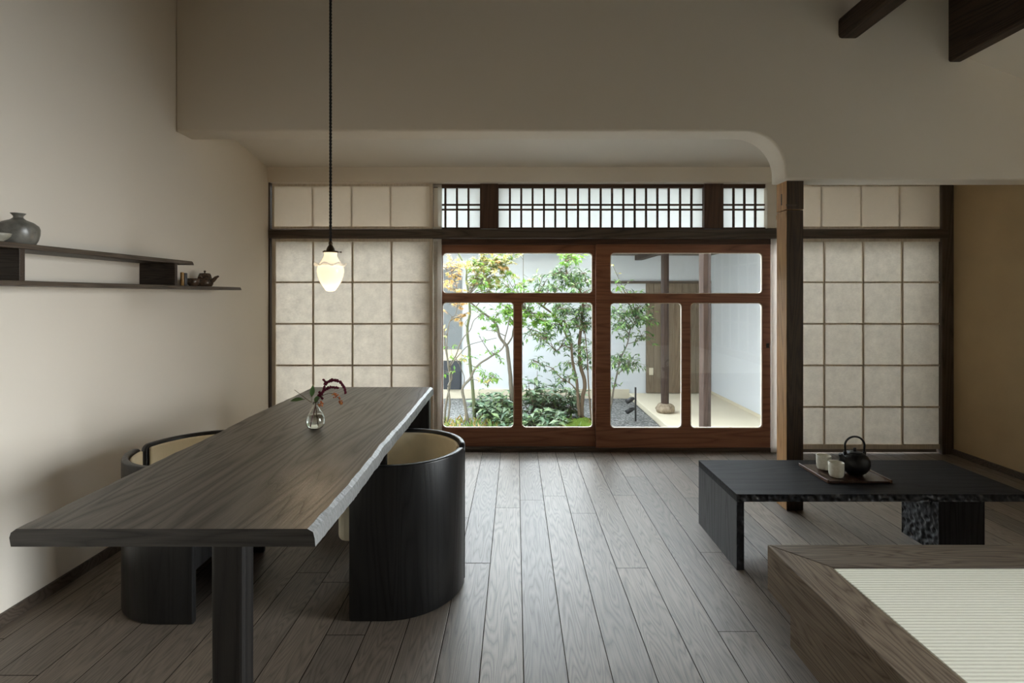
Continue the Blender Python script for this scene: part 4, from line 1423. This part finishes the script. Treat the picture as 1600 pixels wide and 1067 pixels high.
pot('sake_bowl', 'small glazed bowl at the picture edge in front of the grey vase', 'bowl', celadon,
    [(0, 0.004), (0.012, 0.004), (0.0125, 0.0005), (0.015, 0.0005), (0.016, 0.006), (0.026, 0.013), (0.034, 0.024), (0.0375, 0.034), (0.0365, 0.0345), (0.032, 0.026), (0.02, 0.014), (0, 0.012)], -3, 1.90, ZU1)
pot('tea_caddy', 'slim amber caddy touching the right shelf divider', 'caddy', amber, [(0, 0.0005), (0.0085, 0.0005), (0.0095, 0.002), (0.0095, 0.075), (0.0085, 0.078), (0, 0.078)], 284.6, 2.955, ZS1)
pot('tea_caddy', 'slate-grey cylinder caddy between amber caddy and small cup', 'caddy', dark_pot, [(0, 0.0005), (0.0125, 0.0005), (0.0135, 0.002), (0.0135, 0.054), (0.0131, 0.055), (0.0135, 0.056), (0.0135, 0.075), (0.012, 0.0775), (0, 0.0775)], 288.6, 3.03, ZS1)
pot('teacup', 'low brown teacup beside the patterned teapot on the shelf', 'cup', bronze_pot,
    [(0, 0.004), (0.016, 0.004), (0.0165, 0.0005), (0.020, 0.0005), (0.021, 0.006), (0.031, 0.012), (0.034, 0.024), (0.0345, 0.048), (0.033, 0.0485), (0.031, 0.024), (0.026, 0.014), (0, 0.011)], 301.5, 3.11, ZS1)
tx, ty = X(320, 3.235), 3.235
tp = thing('teapot', 'patterned bronze teapot with a knob lid on the lower shelf', 'teapot', (tx, ty, ZS1))
bm = bmesh.new()
lathe(bm, [(0, 0.001), (0.036, 0.001), (0.041, 0.005), (0.047, 0.017), (0.047, 0.026), (0.041, 0.048), (0.034, 0.076), (0.031, 0.080), (0, 0.081)], (tx, ty, ZS1), 40)
mk('body', bm, bronze_pot, tp)
bm = bmesh.new()
lathe(bm, [(0, 0.0795), (0.031, 0.0795), (0.031, 0.083), (0.018, 0.0855), (0.005, 0.087), (0, 0.0872)], (tx, ty, ZS1), 28)
tl = mk('lid', bm, bronze_pot, tp)
bm = bmesh.new()
lathe(bm, [(0, 0.086), (0.004, 0.086), (0.0035, 0.091), (0.0065, 0.095), (0.0065, 0.099), (0.003, 0.1025), (0, 0.103)], (tx, ty, ZS1), 20)
mk('knob', bm, bronze_pot, tl)
bm = bmesh.new()
tube(bm, curve_pts([(tx + 0.036, ty, ZS1 + 0.03), (tx + 0.052, ty + 0.004, ZS1 + 0.042), (tx + 0.066, ty + 0.008, ZS1 + 0.058), (tx + 0.082, ty + 0.01, ZS1 + 0.067)], 4), [0.016, 0.015, 0.0145, 0.013, 0.0125, 0.012, 0.011, 0.0105, 0.010, 0.008, 0.007, 0.006, 0.005], 12)
mk('spout', bm, bronze_pot, tp)
bm = bmesh.new()
tube(bm, curve_pts([(tx + 0.006, ty - 0.036, ZS1 + 0.055), (tx + 0.012, ty - 0.058, ZS1 + 0.06), (tx + 0.014, ty - 0.074, ZS1 + 0.056)], 4), 0.008, 10)
mk('handle', bm, bronze_pot, tp)

# ------------------------------------------------------------------ low black table
LZ = 0.365
LX0, LX1, LY0, LY1 = 1.062, 2.478, 2.463, 2.975
lt = thing('low_table', 'low black table with hewn edges in front of the right screens', 'table', (1.77, 2.72, 0))
LTH = 0.036


def hewn_face(bm, fn, nu, nv, seeds, depth, cell):
    """grid over a face, pushed in by a pattern of gouge marks"""
    gridv = []
    for a in range(nu + 1):
        row = []
        for b in range(nv + 1):
            p, n = fn(a / nu, b / nv)
            edge = min(a, nu - a, b, nv - b)
            v_ = noise.voronoi(p * (1.0 / cell))[0][0]
            row.append(bm.verts.new(p - n * (depth * max(0, 1 - 1.6 * v_) if edge > 0 else 0)))
        gridv.append(row)
    for a in range(nu):
        for b in range(nv):
            bm.faces.new((gridv[a][b], gridv[a + 1][b], gridv[a + 1][b + 1], gridv[a][b + 1])).smooth = True


def shell_box(bm, x0, x1, y0, y1, z0, z1, skip):
    """box without the named faces"""
    vs = [bm.verts.new((x, y, z)) for z in (z0, z1) for y in (y0, y1) for x in (x0, x1)]
    F = {'bottom': (0, 2, 3, 1), 'top': (4, 5, 7, 6), 'front': (0, 1, 5, 4), 'back': (2, 6, 7, 3), 'left': (0, 4, 6, 2), 'right': (1, 3, 7, 5)}
    for k, f in F.items():
        if k not in skip:
            bm.faces.new([vs[q] for q in f])


bm = bmesh.new()
shell_box(bm, LX0, LX1, LY0, LY1, LZ - LTH, LZ, ('front',))
n0 = len(bm.faces)
bm.faces.ensure_lookup_table()
hewn_face(bm, lambda u, v: (Vector((LX0 + (LX1 - LX0) * u, LY0, LZ - LTH + LTH * v)), Vector((0, -1, 0))), 260, 8, 0, 0.006, 0.022)
bm.faces.ensure_lookup_table()
for k in range(n0, len(bm.faces)): bm.faces[k].material_index = 1
mk('tabletop', bm, [M['black_ash'], M['hewn']], lt)
bm = bmesh.new()
shell_box(bm, LX0, LX0 + LTH, LY0, LY1, 0, LZ - LTH, ('front', 'right'))
n0 = len(bm.faces)
hewn_face(bm, lambda u, v: (Vector((LX0 + LTH * u, LY0, (LZ - LTH) * v)), Vector((0, -1, 0))), 8, 64, 0, 0.006, 0.022)
hewn_face(bm, lambda u, v: (Vector((LX0 + LTH, LY0 + (LY1 - LY0) * u, (LZ - LTH) * v)), Vector((1, 0, 0))), 90, 56, 0, 0.006, 0.03)
bm.faces.ensure_lookup_table()
for k in range(n0, len(bm.faces)): bm.faces[k].material_index = 1
tag(mk('leg', bm, [M['black_ash_z'], M['hewn']], lt), 'full-width panel leg at the left end')
bm = bmesh.new()
BX0, BX1, BY0, BY1 = 2.155, 2.39, 2.61, 2.86
shell_box(bm, BX0, BX1, BY0, BY1, 0, LZ - LTH, ('left',))
n0 = len(bm.faces)
hewn_face(bm, lambda u, v: (Vector((BX0, BY0 + (BY1 - BY0) * u, (LZ - LTH) * v)), Vector((-1, 0, 0))), 72, 90, 0, 0.009, 0.030)
bm.faces.ensure_lookup_table()
for k in range(n0, len(bm.faces)): bm.faces[k].material_index = 1
tag(mk('leg', bm, [M['black_ash_z'], M['hewn']], lt), 'block leg with gouged side')

# ------------------------------------------------------------------ tea things on the low table
TX0, TX1, TY0_, TY1_ = 1.585, 1.916, 2.605, 2.872
tr = thing('tea_tray', 'dark wooden tray with raised side rails on the low black table', 'tray', ((TX0 + TX1) / 2, (TY0_ + TY1_) / 2, LZ))
bm = bmesh.new()
box(bm, TX0 + 0.004, TX1 - 0.004, TY0_, TY1_, LZ + 0.001, LZ + 0.010)
mk('base', bm, M['tray'], tr, bevel=0.001)
for x0, x1 in ((TX0, TX0 + 0.009), (TX1 - 0.011, TX1)):
    bm = bmesh.new()
    box(bm, x0, x1, TY0_ - 0.002, TY1_, LZ + 0.0015, LZ + 0.0175)
    mk('rail', bm, M['tray_rim'], tr, bevel=0.002)
bm = bmesh.new()
box(bm, TX0 + 0.009, TX1 - 0.011, TY0_ - 0.001, TY0_ + 0.006, LZ + 0.0015, LZ + 0.012)
mk('front_lip', bm, M['tray'], tr, bevel=0.001)
tz = LZ + 0.0102
cupp = [(0, 0.001), (0.026, 0.001), (0.031, 0.004), (0.0345, 0.014), (0.0365, 0.045), (0.0368, 0.074), (0.0360, 0.0765), (0.0342, 0.0755), (0.0335, 0.045), (0.030, 0.014), (0, 0.010)]
pot('teacup', 'cream handleless cup farther back on the tray, away from the kettle', 'cup', M['cup'], cupp, 1287, 2.79, tz, group='cream cups on the tray')
pot('teacup', 'cream handleless cup in front, touching distance from the iron kettle', 'cup', M['cup'], cupp, 1306.5, 2.675, tz, group='cream cups on the tray')
kx, ky = X(1335.5, 2.715), 2.715
ke = thing('iron_kettle', 'black cast iron kettle with a hoop handle on the tray', 'kettle', (kx, ky, tz))
bm = bmesh.new()
lathe(bm, [(0, 0.001), (0.034, 0.001), (0.038, 0.004), (0.052, 0.015), (0.066, 0.036), (0.0715, 0.058), (0.069, 0.080), (0.059, 0.099), (0.046, 0.110), (0.040, 0.113), (0, 0.114)], (kx, ky, tz), 48)
mk('body', bm, M['iron'], ke)
bm = bmesh.new()
lathe(bm, [(0, 0.111), (0.038, 0.111), (0.039, 0.115), (0.03, 0.119), (0.012, 0.121), (0, 0.1215)], (kx, ky, tz), 32)
kl = mk('lid', bm, M['iron'], ke)
bm = bmesh.new()
lathe(bm, [(0, 0.120), (0.0075, 0.120), (0.0075, 0.137), (0.006, 0.139), (0, 0.139)], (kx, ky, tz), 20)
mk('knob', bm, M['iron'], kl)
bm = bmesh.new()
tube(bm, curve_pts([(kx - 0.05, ky - 0.006, tz + 0.072), (kx - 0.068, ky - 0.008, tz + 0.085), (kx - 0.080, ky - 0.009, tz + 0.104), (kx - 0.084, ky - 0.01, tz + 0.110)], 4), [0.020, 0.019, 0.018, 0.017, 0.015, 0.014, 0.0125, 0.0115, 0.0105, 0.0095, 0.009, 0.0085, 0.008], 14)
mk('spout', bm, M['iron'], ke)
for sg in (-1, 1):
    bm = bmesh.new()
    box(bm, kx + sg * 0.051 - 0.008, kx + sg * 0.051 + 0.008, ky - 0.005, ky + 0.005, tz + 0.098, tz + 0.121)
    mk('lug', bm, M['iron'], ke, bevel=0.003)
bm = bmesh.new()
hp = []
for k in range(33):
    a = math.pi * k / 32
    hp.append((kx + 0.052 * math.cos(a), ky, tz + 0.150 + 0.048 * math.sin(a)))
hp = [(kx + 0.050, ky, tz + 0.113)] + hp + [(kx - 0.050, ky, tz + 0.113)]
tube(bm, hp, 0.0052, 10)
mk('handle', bm, M['iron'], ke)

# ------------------------------------------------------------------ raised tatami platform
QX0, QY1, QZ = 1.031, 2.100, 0.30
QX1, QY0 = XR - 0.01, -1.9
pf = thing('tatami_platform', 'raised oak platform with a mitred border round a tatami mat, lower right', 'platform', (QX0, QY1, 0))
bw, bb = 0.158, 0.176
bt = 0.185
for nm, outl, mat in (('border', [(QX0, QY1), (QX0 + bw, QY1 - bb), (QX0 + bw, QY0), (QX0, QY0)], 'platform'),
                      ('border', [(QX0, QY1), (QX1, QY1), (QX1, QY1 - bb), (QX0 + bw, QY1 - bb)], 'platform_x')):
    bm = bmesh.new()
    prism(bm, outl, QZ - bt, QZ)
    mk(nm, bm, M[mat], pf, bevel=0.004, segs=2)
bm = bmesh.new()
box(bm, QX0 + 0.004, QX1, QY0, 1.93, 0, QZ - bt)
tag(mk('plinth', bm, M['platform'], pf), 'low plinth set back from the far edge')
bm = bmesh.new()
box(bm, QX0 + bw + 0.002, QX1, QY0, QY1 - bb - 0.002, QZ - 0.06, QZ - 0.003)
tag(mk('tatami_mat', bm, M['tatami'], pf, bevel=0.004), 'pale ribbed rush mat')
